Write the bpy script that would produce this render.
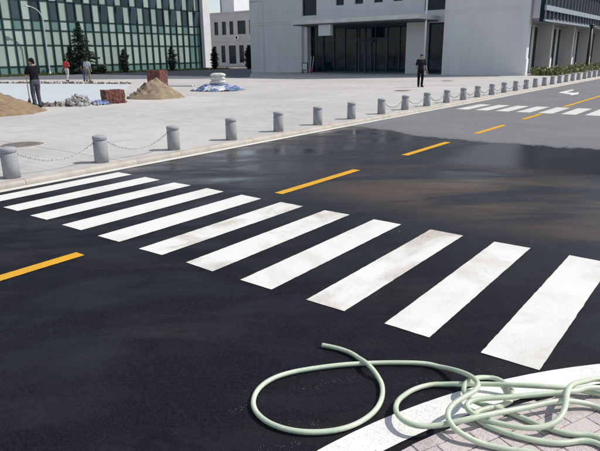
import bpy, bmesh, math, random
from mathutils import Vector, Matrix, noise
R = math.radians
random.seed(7)
sc = bpy.context.scene
for o in list(bpy.data.objects): bpy.data.objects.remove(o)
col = sc.collection

# ------------------------------------------------------------------ camera
# world frame: X across the road (+ towards the photographer's side), Y along the road, Z up, road surface z = 0
CAM_H, PITCH, ROLL, YAW, FPX = 1.8, 0.29384, -0.01235, 0.65817, 562.65
cp, sp = math.cos(PITCH), math.sin(PITCH)
def to_road(v): # camera-heading frame -> road frame
    return Vector((math.cos(YAW)*v[0]-math.sin(YAW)*v[1], math.sin(YAW)*v[0]+math.cos(YAW)*v[1], v[2]))
_fw, _up, _rt = Vector((0,cp,-sp)), Vector((0,sp,cp)), Vector((1,0,0))
CR = to_road(_rt*math.cos(ROLL)+_up*math.sin(ROLL)); CU = to_road(-_rt*math.sin(ROLL)+_up*math.cos(ROLL)); CF = to_road(_fw)
cam = bpy.data.cameras.new('camera'); camo = bpy.data.objects.new('camera', cam); col.objects.link(camo)
cam.sensor_fit = 'HORIZONTAL'; cam.sensor_width = 36.0; cam.lens = 36.0*FPX/600.0
cam.clip_start = 0.05; cam.clip_end = 3000
m = Matrix((CR, CU, -CF)).transposed().to_4x4(); m.translation = (0,0,CAM_H); camo.matrix_world = m
sc.camera = camo
def at(px, py, z=0.0):   # where a sight line meets the height z: used for surveying positions on the ground
    d = CF*FPX + CR*(px-300) + CU*(225.5-py); t = (z-CAM_H)/d.z
    return Vector((d.x*t, d.y*t, z))

# ------------------------------------------------------------------ light
SUN_EL = R(50); hs = Vector((CR.x, CR.y, 0)).normalized()
ang = R(3); hs = Vector((hs.x*math.cos(ang)-hs.y*math.sin(ang), hs.x*math.sin(ang)+hs.y*math.cos(ang), 0))
to_sun = Vector((hs.x*math.cos(SUN_EL), hs.y*math.cos(SUN_EL), math.sin(SUN_EL)))
w = bpy.data.worlds.new('World'); sc.world = w; w.use_nodes = True
wn = w.node_tree; bg = wn.nodes['Background']
sky = wn.nodes.new('ShaderNodeTexSky'); sky.sky_type = 'NISHITA'; sky.sun_disc = False
sky.sun_elevation = SUN_EL; sky.sun_rotation = math.atan2(to_sun.x, to_sun.y)
sky.air_density = 1.0; sky.dust_density = 0.6; sky.ozone_density = 1.0
hsv = wn.nodes.new('ShaderNodeHueSaturation'); hsv.inputs['Saturation'].default_value = .62; wn.links.new(sky.outputs[0], hsv.inputs['Color']); wn.links.new(hsv.outputs[0], bg.inputs[0]); bg.inputs[1].default_value = 0.135
sl = bpy.data.lights.new('sun', 'SUN'); sl.energy = 3.9; sl.angle = R(0.6); sl.color = (1.0, 0.955, 0.89)
so = bpy.data.objects.new('sun', sl); col.objects.link(so); so.rotation_euler = to_sun.to_track_quat('Z', 'Y').to_euler()
vs = sc.view_settings; vs.view_transform = 'Standard'; vs.look = 'None'; vs.gamma = 1.0; vs.exposure = 0.06; vs.use_curve_mapping = False
sc.render.engine = 'CYCLES'

# ------------------------------------------------------------------ helpers
def tag(o, label=None, cat=None, group=None, kind=None):
    if label: o['label'] = label
    if cat: o['category'] = cat
    if group: o['group'] = group
    if kind: o['kind'] = kind
    return o
def empty(name, loc=(0,0,0), rz=0.0):
    o = bpy.data.objects.new(name, None); col.objects.link(o); o.location = loc; o.rotation_euler = (0,0,rz); o.empty_display_size = .2
    return o
def link(name, me, mat=None, parent=None, loc=None, rot=None):
    o = bpy.data.objects.new(name, me); col.objects.link(o)
    if mat is not None and len(me.materials) == 0: me.materials.append(mat)
    if parent is not None: o.parent = parent
    if loc is not None: o.location = loc
    if rot is not None: o.rotation_euler = rot
    return o
class MB:
    def __init__(s): s.v = []; s.f = []; s.mi = []; s.sm = []
    def add(s, vs, fs, mi=0, sm=False):
        b = len(s.v); s.v += [tuple(q) for q in vs]
        for f in fs: s.f.append([b+i for i in f]); s.mi.append(mi); s.sm.append(sm)
        return s
    def box(s, x0, x1, y0, y1, z0, z1, mi=0):
        return s.add([(x0,y0,z0),(x1,y0,z0),(x1,y1,z0),(x0,y1,z0),(x0,y0,z1),(x1,y0,z1),(x1,y1,z1),(x0,y1,z1)],
                     [(3,2,1,0),(4,5,6,7),(0,1,5,4),(1,2,6,5),(2,3,7,6),(3,0,4,7)], mi)
    def rbox(s, c, sx, sy, sz, rot, mi=0):
        M = rot.to_matrix() if hasattr(rot,'to_matrix') else rot
        pts = [Vector(c)+M@Vector((a*sx/2,b*sy/2,d*sz/2)) for d in (-1,1) for a,b in ((-1,-1),(1,-1),(1,1),(-1,1))]
        return s.add(pts, [(3,2,1,0),(4,5,6,7),(0,1,5,4),(1,2,6,5),(2,3,7,6),(3,0,4,7)], mi)
    def bar(s, a, b, r, n=8, r2=None, mi=0, sm=True, cap=True):
        return s.tube([a,b], [r, r if r2 is None else r2], n, mi, sm, cap)
    def tube(s, pts, rad, n=10, mi=0, sm=True, cap=True):
        pts = [Vector(q) for q in pts]
        if not isinstance(rad, (list,tuple)): rad = [rad]*len(pts)
        rings = []; nrm = None
        for i, q in enumerate(pts):
            t = (pts[min(i+1,len(pts)-1)]-pts[max(i-1,0)]).normalized()
            if nrm is None:
                nrm = t.orthogonal().normalized()
            else:
                nrm = (nrm-t*nrm.dot(t)); nrm = nrm.normalized() if nrm.length > 1e-6 else t.orthogonal().normalized()
            bn = t.cross(nrm)
            rings.append([q+(nrm*math.cos(2*math.pi*k/n)+bn*math.sin(2*math.pi*k/n))*rad[i] for k in range(n)])
        return s.loft(rings, mi, sm, cap)
    def loft(s, rings, mi=0, sm=True, cap=True):
        n = len(rings[0]); vs = [q for r in rings for q in r]; fs = []
        for i in range(len(rings)-1):
            for k in range(n):
                a, b = i*n+k, i*n+(k+1)%n; fs.append((a,b,b+n,a+n))
        s.add(vs, fs, mi, sm)
        if cap:
            b0 = len(s.v)-len(vs)
            s.f.append([b0+k for k in reversed(range(n))]); s.mi.append(mi); s.sm.append(False)
            s.f.append([b0+(len(rings)-1)*n+k for k in range(n)]); s.mi.append(mi); s.sm.append(False)
        return s
    def lathe(s, prof, n=24, c=(0,0,0), mi=0, sm=True):
        rings = [[(c[0]+r*math.cos(2*math.pi*k/n), c[1]+r*math.sin(2*math.pi*k/n), c[2]+z) for k in range(n)] for r,z in prof]
        return s.loft(rings, mi, sm, True)
    def ball(s, c, rx, ry=None, rz=None, n=12, m=8, mi=0):
        ry = ry or rx; rz = rz or rx
        rings = [[(c[0]+rx*math.sin(th)*math.cos(2*math.pi*k/n), c[1]+ry*math.sin(th)*math.sin(2*math.pi*k/n), c[2]-rz*math.cos(th)) for k in range(n)]
                 for th in [math.pi*(j+.25)/(m+.5) for j in range(m+1)]]
        return s.loft(rings, mi, True, True)
    def mesh(s, name):
        me = bpy.data.meshes.new(name); me.from_pydata(s.v, [], s.f)
        me.polygons.foreach_set('material_index', s.mi); me.polygons.foreach_set('use_smooth', s.sm); me.update()
        return me
    def build(s, name, mat, parent=None, loc=None, rot=None):
        me = s.mesh(name)
        for q in (mat if isinstance(mat,(list,tuple)) else [mat]): me.materials.append(q)
        return link(name, me, None, parent, loc, rot)
def poly_slab(name, pts, z0, z1, mat, parent=None):
    n = len(pts); mb = MB()
    mb.add([(x,y,z0) for x,y in pts]+[(x,y,z1) for x,y in pts],
           [tuple(reversed(range(n))), tuple(range(n,2*n))]+[(k,(k+1)%n,n+(k+1)%n,n+k) for k in range(n)])
    return mb.build(name, mat, parent)
def sheet(name, pts, z, mat, parent=None):
    return MB().add([(x,y,z) for x,y in pts], [tuple(range(len(pts)))]).build(name, mat, parent)
def catmull(P, step):
    P = [Vector(q) for q in P]; out = []
    for i in range(len(P)-1):
        a, b, c, d = P[max(i-1,0)], P[i], P[i+1], P[min(i+2,len(P)-1)]
        k = max(2, int((c-b).length/step))
        for j in range(k):
            t = j/k; out.append(.5*((2*b)+(c-a)*t+(2*a-5*b+4*c-d)*t*t+(3*b-a-3*c+d)*t**3))
    out.append(P[-1]); return out

# ------------------------------------------------------------------ materials
class NT:
    def __init__(s, name):
        s.m = bpy.data.materials.new(name); s.m.use_nodes = True; s.t = s.m.node_tree; s.b = s.t.nodes['Principled BSDF']
        s.tc = None
    def n(s, typ, **kw):
        q = s.t.nodes.new('ShaderNode'+typ)
        for k, v in kw.items(): setattr(q, k, v)
        return q
    def put(s, sock, v):
        if hasattr(v, 'is_output') or hasattr(v, 'links'): s.t.links.new(v, sock)
        elif isinstance(v, tuple) and len(v) == 3 and sock.type == 'RGBA': sock.default_value = (*v, 1)
        else: sock.default_value = v
    def co(s, kind='Object'):
        if s.tc is None: s.tc = s.n('TexCoord')
        return s.tc.outputs[kind]
    def map(s, vec, scale=(1,1,1), rot=(0,0,0), loc=(0,0,0)):
        q = s.n('Mapping'); s.put(q.inputs[0], vec); q.inputs['Scale'].default_value = scale; q.inputs['Rotation'].default_value = rot; q.inputs['Location'].default_value = loc
        return q.outputs[0]
    def noise(s, scale, detail=3, rough=.55, vec=None, dist=0):
        q = s.n('TexNoise'); q.inputs['Scale'].default_value = scale; q.inputs['Detail'].default_value = detail; q.inputs['Roughness'].default_value = rough; q.inputs['Distortion'].default_value = dist
        s.put(q.inputs['Vector'], s.co() if vec is None else vec); return q.outputs['Fac']
    def vor(s, scale, vec=None, feature='F1', out='Distance'):
        q = s.n('TexVoronoi', feature=feature); q.inputs['Scale'].default_value = scale
        s.put(q.inputs['Vector'], s.co() if vec is None else vec); return q.outputs[out]
    def step(s, v, a, b, lo=0., hi=1.):
        q = s.n('MapRange', interpolation_type='SMOOTHSTEP'); s.put(q.inputs[0], v)
        q.inputs[1].default_value, q.inputs[2].default_value, q.inputs[3].default_value, q.inputs[4].default_value = a, b, lo, hi
        return q.outputs[0]
    def math(s, op, a, b=0.0, c=0.0):
        q = s.n('Math', operation=op); s.put(q.inputs[0], a); s.put(q.inputs[1], b); s.put(q.inputs[2], c); return q.outputs[0]
    def mix(s, f, a, b):
        q = s.n('Mix', data_type='RGBA'); s.put(q.inputs[0], f); s.put(q.inputs[6], a); s.put(q.inputs[7], b); return q.outputs[2]
    def mixf(s, f, a, b):
        q = s.n('Mix', data_type='FLOAT'); s.put(q.inputs[0], f); s.put(q.inputs[2], a); s.put(q.inputs[3], b); return q.outputs[0]
    def xyz(s, vec=None):
        q = s.n('SeparateXYZ'); s.put(q.inputs[0], s.co() if vec is None else vec); return q.outputs
    def bump(s, h, strength=.3, dist=.01):
        q = s.n('Bump'); s.put(q.inputs['Strength'], strength); q.inputs['Distance'].default_value = dist; s.put(q.inputs['Height'], h); s.t.links.new(q.outputs[0], s.b.inputs['Normal'])
    def set(s, **kw):
        for k, v in kw.items(): s.put(s.b.inputs[{'base':'Base Color','rough':'Roughness','spec':'Specular IOR Level','metal':'Metallic','coat':'Coat Weight','trans':'Transmission Weight','sss':'Subsurface Weight'}[k]], v)
        return s
def simple(name, c, rough=.6, var=.12, scale=6.0, metal=0.0, bump=0.0, bscale=60., spec=.5, obj_var=False, tint=None):
    q = NT(name); nz = q.noise(scale, 4)
    dark = tuple(x*(1-var*1.6) for x in c); lite = tuple(min(1,x*(1+var)) for x in c)
    cc = q.mix(q.step(nz,.25,.75), dark, lite)
    if obj_var:
        rnd = q.n('ObjectInfo').outputs['Random']
        h = q.n('HueSaturation'); q.put(h.inputs['Color'], cc); q.put(h.inputs['Value'], q.step(rnd,0,1,1-obj_var,1+obj_var)); cc = h.outputs[0]
    q.set(base=cc, rough=rough, metal=metal, spec=spec)
    if bump: q.bump(q.noise(bscale,3), bump, .01)
    return q.m
M = {}
# asphalt of the road: dry grey, hosed-down part dark and shiny, muddy streaks
def asphalt():
    q = NT('asphalt'); x, y, z = q.xyz()
    fine = q.noise(230, 2, .7); med = q.noise(34, 3); big = q.noise(.55, 4, .6)
    vw = q.map(q.co(), (1,1,1), (0,0,-R(38)))              # streak frame: along the flow of the water
    st = q.map(vw, (.42,1.5,1)); strk = q.noise(1.3, 5, .62, st, .4)
    edge = q.math('ADD', q.noise(.8, 4, .6), q.math('MULTIPLY', q.noise(4, 3), .25))
    # wet limit
    lim = q.math('ADD', q.math('MULTIPLY', edge, 1.1), 11.25)
    lim = q.math('ADD', lim, q.step(x, -5.3, -7.9, 0., .75))
    wet = q.step(q.math('ADD', q.math('SUBTRACT', lim, y), q.math('MULTIPLY', q.math('SUBTRACT', q.noise(9,4,.7), .5), .5)), -.10, .12)
    damp = q.step(q.math('SUBTRACT', lim, y), -.9, .05)
    vs_ = q.n('SeparateColor'); q.put(vs_.inputs[0], q.vor(150, out='Color')); agg = vs_.outputs[0]
    tone = q.math('ADD', q.math('ADD', q.math('MULTIPLY', med, .30), q.math('MULTIPLY', fine, .30)), q.math('ADD', q.math('MULTIPLY', agg, .25), q.math('MULTIPLY', q.noise(1.6,5,.65), .18)))
    dry = q.mix(q.step(tone,.3,.7), (.11,.112,.118), (.22,.222,.227))
    dry = q.mix(q.step(big,.35,.7), dry, q.mix(.35, dry, (.235,.23,.22)))
    dry = q.mix(q.math('MULTIPLY', damp, .12), dry, (.05,.05,.055))
    wc = q.mix(q.step(tone,.3,.72), (.0032,.0031,.0050), (.016,.0155,.0212))
    wc = q.mix(q.math('MULTIPLY', q.step(strk,.48,.72), .45), wc, (.036,.035,.038))
    patch = q.step(q.noise(.75,5,.68,q.map(vw,(.7,1.3,1)),.8),.44,.66)
    wc = q.mix(q.math('MULTIPLY', patch, .5), wc, (.021,.0208,.027))
    wc = q.mix(q.math('MULTIPLY', q.step(q.noise(2.3,5,.7,None,.5),.54,.7), .55), wc, (.004,.004,.006))
    # mud carried by the water
    mx = q.math('MULTIPLY', q.step(x,-6.0,-3.0), q.step(x,1.0,-1.0)); my = q.math('MULTIPLY', q.step(y,5.4,6.6), q.step(y,10.2,8.2))
    mud = q.math('MULTIPLY', q.math('MULTIPLY', mx, my), q.step(q.noise(.7,6,.62,st,.6),.42,.66))
    wc = q.mix(q.math('MULTIPLY', mud, .8), wc, (.11,.076,.048))
    grit = q.math('GREATER_THAN', q.noise(420,1,.5), .79)
    wc = q.mix(q.math('MULTIPLY', grit, .5), wc, (.16,.15,.15))
    q.set(base=q.mix(wet, dry, wc))
    # standing film of water: smooth towards the far kerb and in the flow streaks
    pud = q.math('MULTIPLY', q.step(q.noise(.75,5,.6,st,.5),.40,.60), q.math('MULTIPLY', q.step(x,-4.6,-6.2), q.step(y,4.4,6.0)))
    pud2 = q.math('MULTIPLY', q.step(q.noise(.9,5,.6,st,.8),.46,.64), q.math('MULTIPLY', q.step(y,5.8,7.4), .75))
    pud = q.math('MAXIMUM', pud, pud2)
    pud3 = q.math('MULTIPLY', q.math('MULTIPLY', q.step(q.math('ADD',x,q.math('MULTIPLY',big,1.)),-3.9,-3.2), q.step(y,8.6,9.6)), .9); pud = q.math('MAXIMUM', pud, pud3)
    wr = q.mixf(pud, q.mixf(q.step(y,3.,7.5), q.mixf(patch,.60,.40), q.mixf(strk,.40,.28)), .09)
    q.set(rough=q.mixf(wet, .9, wr), spec=q.mixf(wet, .25, q.mixf(pud, q.mixf(q.step(y,3.,7.5),.10,.40), .6)))
    hgt = q.math('ADD', q.math('MULTIPLY', fine, .6), q.math('MULTIPLY', q.vor(170), .6))
    q.bump(hgt, q.mixf(wet, .55, q.mixf(pud, .40, .04)), .006)
    return q.m
M['asphalt'] = asphalt()
def paint(name, c, dirt, wear=.6):
    q = NT(name); ob = q.n('ObjectInfo'); g = q.n('NewGeometry').outputs['Position']
    amt = q.n('SeparateColor'); q.put(amt.inputs[0], ob.outputs['Color'])
    off = q.n('VectorMath', operation='ADD'); q.put(off.inputs[0], g)
    k = q.n('CombineXYZ'); q.put(k.inputs[0], q.math('MULTIPLY', ob.outputs['Random'], 31.)); q.put(k.inputs[1], q.math('MULTIPLY', ob.outputs['Random'], 17.)); q.put(off.inputs[1], k.outputs[0])
    v = off.outputs[0]
    big = q.noise(1.7, 5, .65, q.map(v,(1,1,1)), .6); fine = q.noise(60, 3, .7, v); spk = q.noise(190, 2, .6, g)
    tyre = q.noise(1.1, 4, .6, q.map(g, (1.6,.55,1), (0,0,R(52))), .4)
    base = q.mix(q.step(fine,.3,.7), tuple(x*.93 for x in c), c)
    d = q.math('MULTIPLY', q.step(q.math('ADD', q.math('MULTIPLY',big,.75), q.math('MULTIPLY',fine,.25)), .46, .66), amt.outputs[0])
    base = q.mix(q.math('MULTIPLY', d, .8), base, dirt)
    t = q.math('MULTIPLY', q.math('MULTIPLY', q.step(tyre,.48,.68), q.step(q.math('ADD',q.math('MULTIPLY',spk,.6),q.math('MULTIPLY',fine,.4)),.38,.62,.15,1.)), amt.outputs[1])
    base = q.mix(q.math('MULTIPLY',t,.75), base, tuple(x*.78 for x in dirt))
    chip = q.math('MULTIPLY', q.step(q.math('ADD', q.math('ADD', spk, q.math('MULTIPLY', q.noise(45,3,.6,g), .35)), q.math('MULTIPLY', amt.outputs[2], .1)), .82, .88), q.step(big,.3,.55,.3,1.))
    base = q.mix(q.math('MULTIPLY', chip, wear), base, (.12,.12,.125))
    q.set(base=base, rough=.55, spec=.35); q.bump(spk, .3, .003); return q.m
M['white_paint'] = paint('white_paint', (.765,.755,.72), (.45,.385,.31))
M['white_line'] = paint('white_line', (.84,.83,.80), (.55,.50,.46), .85)
M['cream_line'] = paint('cream_line', (.69,.68,.63), (.45,.42,.37), .7)
M['orange_paint'] = paint('orange_paint', (.72,.365,.010), (.42,.26,.05))
def pave(name, a, b, ps, rough=.8):
    q = NT(name); rnd = q.n('ObjectInfo').outputs['Random']; g = q.n('NewGeometry').outputs['Position']
    br = q.n('TexBrick'); br.offset = .5; q.put(br.inputs['Vector'], g); br.inputs['Scale'].default_value = 1/ps; br.inputs['Mortar Size'].default_value = .025; br.inputs['Mortar Smooth'].default_value = .3
    br.inputs['Color1'].default_value = (*a,1); br.inputs['Color2'].default_value = (*b,1); br.inputs['Mortar'].default_value = (*[x*.72 for x in a],1); br.inputs['Brick Width'].default_value = 1.0; br.inputs['Row Height'].default_value = .5
    c = q.mix(.55, br.outputs[0], q.mix(q.step(q.noise(.22,5,.6,g),.3,.7), tuple(x*.88 for x in a), b))
    c = q.mix(q.math('MULTIPLY', q.step(q.noise(1.4,5,.65,g,.6),.52,.72), .35), c, tuple(x*.62 for x in a))
    h = q.n('HueSaturation'); q.put(h.inputs['Color'], c); q.put(h.inputs['Value'], q.step(rnd,0,1,.965,1.03))
    q.set(base=h.outputs[0], rough=rough, spec=.3); q.bump(q.math('ADD', br.outputs['Fac'], q.math('MULTIPLY', q.noise(40,3,.6,g), -.5)), -.25, .01); return q.m
M['plaza'] = pave('plaza_paving', (.445,.425,.402), (.54,.52,.495), .4)
M['pad'] = simple('fresh_concrete', (.50,.53,.56), .75, .04, .8, bump=.15, bscale=25)
M['kerb'] = simple('kerb_stone', (.47,.425,.37), .8, .12, 3, bump=.3, bscale=90, obj_var=.04)
def granite(name, c, spk=.45, scale=160):
    q = NT(name); n1 = q.vor(scale, out='Color'); s = q.n('SeparateColor'); q.put(s.inputs[0], n1)
    cc = q.mix(q.step(s.outputs[0],.1,.95), tuple(x*(1-spk) for x in c), tuple(min(1,x*(1+spk*.7)) for x in c))
    cc = q.mix(q.math('MULTIPLY', q.step(q.noise(4,4),.5,.75), .3), cc, tuple(x*.6 for x in c))
    q.set(base=cc, rough=.7, spec=.35); q.bump(q.noise(120,3), .2, .004); return q.m
M['granite'] = granite('bollard_granite', (.32,.33,.345), .2)
def paver():
    q = NT('paver'); g = q.n('NewGeometry').outputs['Position']; rnd = q.n('ObjectInfo').outputs['Random']
    s = q.n('SeparateColor'); q.put(s.inputs[0], q.vor(330, g, out='Color'))
    c = q.mix(q.step(s.outputs[0],.05,.9), (.34,.295,.295), (.66,.585,.575))
    c = q.mix(q.step(rnd,0,1,0,.5), c, (.58,.50,.47))
    c = q.mix(q.math('MULTIPLY', q.step(q.noise(6,5,.65,g),.45,.7), .5), c, (.28,.235,.225))
    q.set(base=c, rough=.8, spec=.3); q.bump(q.noise(210,3,.6,g), .5, .003); return q.m
M['paver'] = paver()
M['mortar'] = simple('joint_mortar', (.27,.24,.225), .95, .3, 20, bump=.5)
M['ground'] = simple('far_ground', (.30,.29,.27), .95, .15, .3)
M['lane'] = simple('lane_asphalt', (.125,.13,.145), .9, .12, 1.2, bump=.3, bscale=120)
def cladding():
    q = NT('grey_cladding'); st = q.noise(1.6,5,.6,q.map(q.co(),(1,1,.12))); bl = q.noise(.35,4)
    c = q.mix(q.step(st,.35,.75), (.69,.692,.70), (.62,.622,.625)); c = q.mix(q.math('MULTIPLY', q.step(bl,.4,.7), .35), c, (.60,.605,.61))
    q.set(base=c, rough=.7, spec=.4); q.bump(q.noise(30,3), .06, .01); return q.m
M['wall'] = cladding()
M['wall2'] = simple('grey_cladding_pier', (.68,.68,.675), .7, .04, .9)
M['sidewall'] = simple('colonnade_render', (.62,.61,.585), .75, .06, .8)
M['white_wall'] = simple('white_render', (.78,.78,.78), .7, .04, 1)
M['far_wall'] = simple('far_render', (.58,.56,.55), .8, .05, .6)
M['plinth'] = simple('white_stone', (.82,.82,.80), .7, .04, 3)
M['mullion'] = simple('dark_teal_metal', (.018,.045,.05), .4, .1, 4, metal=.3)
def pane(name, c, rough=.1, v=.12, coat=.6):
    q = NT(name); rnd = q.n('ObjectInfo').outputs['Random']; nz = q.noise(.9,3,.5)
    h = q.n('HueSaturation'); q.put(h.inputs['Color'], q.mix(q.step(nz,.3,.7), tuple(x*.93 for x in c), c)); q.put(h.inputs['Value'], q.step(rnd,0,1,1-v,1+v))
    q.set(base=h.outputs[0], rough=rough, spec=.6, coat=coat); q.b.inputs['Coat Roughness'].default_value = .03
    q.bump(q.noise(.7,2), .06, .05); return q.m
M['pane'] = pane('green_glass', (.375,.475,.42))
M['spandrel'] = pane('green_spandrel_glass', (.14,.245,.225))
M['dark_pane'] = pane('open_dark_glass', (.055,.080,.095), .12, .35)
def see(name, c, rough=.04):
    q = NT(name); rnd = q.n('ObjectInfo').outputs['Random']; nz = q.noise(1.1,4,.6)
    q.set(base=q.mix(q.step(nz,.35,.7), tuple(x*.35 for x in c), c), rough=rough, spec=.2); q.bump(q.noise(.8,2), .05, .05); return q.m
M['dark_glass'] = see('dark_window_glass', (.008,.026,.040))
M['curtained_glass'] = see('curtained_glass', (.018,.045,.055))
M['door_frame'] = simple('dark_frame', (.018,.044,.072), .45, .1, 4)
M['canopy'] = simple('canopy_metal', (.66,.65,.61), .5, .08, 2)
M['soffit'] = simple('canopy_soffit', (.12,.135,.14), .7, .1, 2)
M['panel'] = simple('pale_panel', (.62,.63,.63), .5, .04, 3)
M['steel'] = simple('lamp_steel', (.50,.54,.58), .4, .06, 3, metal=.2)
M['white_metal'] = simple('white_metal', (.88,.89,.90), .4, .04, 3)
M['black_metal'] = simple('black_metal', (.014,.015,.018), .45, .1, 5)
M['dark_slat'] = simple('dark_blue_facade', (.014,.022,.036), .75, .15, 1, spec=.12)
M['slat'] = simple('grey_slat', (.15,.17,.20), .5, .08, 2)
M['band'] = simple('facade_band', (.24,.27,.32), .5, .06, 2)
M['sand'] = simple('sand', (.25,.175,.105), .95, .16, 5, bump=.7, bscale=90)
M['sand2'] = simple('pale_sand', (.28,.21,.14), .95, .16, 5, bump=.7, bscale=90)
M['brick'] = simple('brick_red', (.17,.065,.05), .85, .35, 9, bump=.4)
M['rubble'] = simple('broken_stone', (.42,.41,.40), .9, .3, 9, bump=.5)
M['grit'] = simple('grit', (.22,.21,.20), .9, .3, 30)
M['soil'] = simple('dug_soil', (.19,.155,.125), .95, .3, 7, bump=.8, bscale=40)
M['tarp'] = simple('blue_tarp', (.15,.20,.36), .5, .55, 7)
M['tarp_white'] = simple('white_sheeting', (.62,.64,.68), .5, .2, 6)
M['sack'] = simple('cement_sack', (.66,.64,.58), .85, .1, 12, bump=.4, bscale=120)
M['chain'] = simple('chain_metal', (.36,.38,.42), .35, .3, 40, metal=.5)
M['chain_bright'] = simple('chain_bright', (.50,.52,.55), .4, .3, 40, metal=.3)
M['iron'] = simple('cast_iron', (.22,.19,.175), .75, .2, 20, bump=.5, bscale=70)
M['bark'] = simple('bark', (.07,.05,.035), .95, .3, 20, bump=.6)
def leaf(name, a, b):
    q = NT(name); g = q.n('NewGeometry'); rnd = g.outputs['Random Per Island']
    q.set(base=q.mix(rnd, a, b), rough=.6, spec=.3); return q.m
M['needle'] = leaf('conifer_needles', (.012,.026,.016), (.035,.06,.034))
M['grass'] = leaf('grass', (.035,.06,.018), (.10,.12,.04))
M['hedge'] = leaf('hedge_leaf', (.07,.095,.025), (.19,.20,.075))
M['red_plastic'] = simple('red_plastic', (.40,.035,.025), .5)
# hose: translucent pale green plastic
def hose_mat():
    q = NT('hose_plastic'); nz = q.noise(5,4,.6)
    q.set(base=q.mix(q.step(nz,.3,.7), (.47,.545,.42), (.62,.665,.53)), rough=q.mixf(q.noise(9,3),.22,.42), spec=.5, sss=.35)
    q.b.inputs['Subsurface Radius'].default_value = (.02,.025,.012); q.b.inputs['Subsurface Scale'].default_value = 1.0
    hv = q.mix(q.math('MULTIPLY', q.step(q.noise(11,5,.7,None,.6),.56,.74), .45), q.mix(q.step(nz,.3,.7), (.47,.545,.42), (.62,.665,.53)), (.33,.29,.20)); q.set(base=hv)
    q.b.inputs['Coat Weight'].default_value = .15; q.b.inputs['Coat Roughness'].default_value = .25
    q.bump(q.noise(60,2), .06, .01); return q.m
M['hose'] = hose_mat()
M['skin'] = simple('skin', (.36,.20,.13), .55, .08, 8)
M['hair'] = simple('black_hair', (.008,.007,.007), .75, .3, 50, spec=.15)
M['tee_black'] = simple('black_cotton', (.012,.014,.018), .9, .3, 9, spec=.08)
M['tee_navy'] = simple('navy_cotton', (.014,.017,.032), .9, .3, 9, spec=.08)
M['tee_red'] = simple('red_cotton', (.50,.055,.065), .9, .2, 9, spec=.08)
M['tee_grey'] = simple('pale_grey_cotton', (.38,.42,.47), .9, .15, 9, spec=.08)
M['tr_grey'] = simple('grey_trousers', (.085,.092,.115), .9, .3, 8, spec=.08)
M['tr_pale'] = simple('pale_trousers', (.45,.44,.43), .9, .15, 8, spec=.08)
M['tr_jean'] = simple('blue_jeans', (.07,.115,.21), .9, .2, 8, spec=.08)
M['tr_black'] = simple('black_trousers', (.009,.009,.012), .9, .3, 8, spec=.08)
M['tr_taupe'] = simple('taupe_trousers', (.19,.175,.165), .9, .2, 8, spec=.08)
M['shoe'] = simple('dark_shoe', (.015,.014,.014), .6)
M['wood'] = simple('shovel_wood', (.42,.33,.23), .7, .15, 20)
M['rust'] = simple('shovel_steel', (.16,.14,.13), .5, .3, 20, metal=.6)

# ------------------------------------------------------------------ ground, road, plaza
PZ = .08          # height of the plaza
KX = -8.22        # far kerb line
g = sheet('ground', [(-900,-900),(900,-900),(900,1200),(-900,1200)], -.03, M['ground']); tag(g, kind='structure')
road = sheet('road', [(KX-.06,-60),(60,-60),(60,140),(KX-.06,140)], 0, M['asphalt']); tag(road, kind='structure')
plaza = empty('plaza'); tag(plaza, kind='structure')
YJ = [-26]+[11.8+6.0*k for k in range(-5,7) if 11.8+6.0*k > -25]+[50.0]
XJ = [-8.37]+[-14.8-6.5*k for k in range(0,7)]+[-58.2]
base = sheet('paving_joint', [(-8.37,-26),(-8.37,90),(-95,90),(-95,-26)], PZ-.012, M['mortar'], plaza)
for i in range(len(XJ)-1):
    for j in range(len(YJ)-1):
        x1, x0, y0, y1 = XJ[i]-.008, XJ[i+1]+.008, YJ[j]+.008, YJ[j+1]-.008
        mb = MB(); mb.box(x0,x1,y0,y1,PZ-.2,PZ); mb.build('paving_slab', M['plaza'], plaza)
MB().box(KX-.15-.02, KX-.15-3, 50.02, 90, PZ-.2, PZ).build('paving_slab', M['plaza'], plaza)
kerb = empty('kerb'); tag(kerb, kind='structure')
mb = MB(); L = .995; prof = [(0,0),(0,PZ-.03),(-.008,PZ-.01),(-.028,PZ),(-.15,PZ+.001),(-.15,-.1),(0,-.1)]
prof = [(0,-.1),(0,PZ-.03),(-.008,PZ-.010),(-.028,PZ+.001),(-.146,PZ+.002),(-.146,-.1)]
mb.loft([[(x,y,z) for x,z in prof] for y in (0,L)], 0, False); kme = mb.mesh('kerb_stone'); kme.materials.append(M['kerb'])
for k in range(-14, 72):
    o = link('kerb_stone', kme, None, kerb, (KX+random.uniform(-.003,.003), k*1.0, random.uniform(-.002,.003)))
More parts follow.
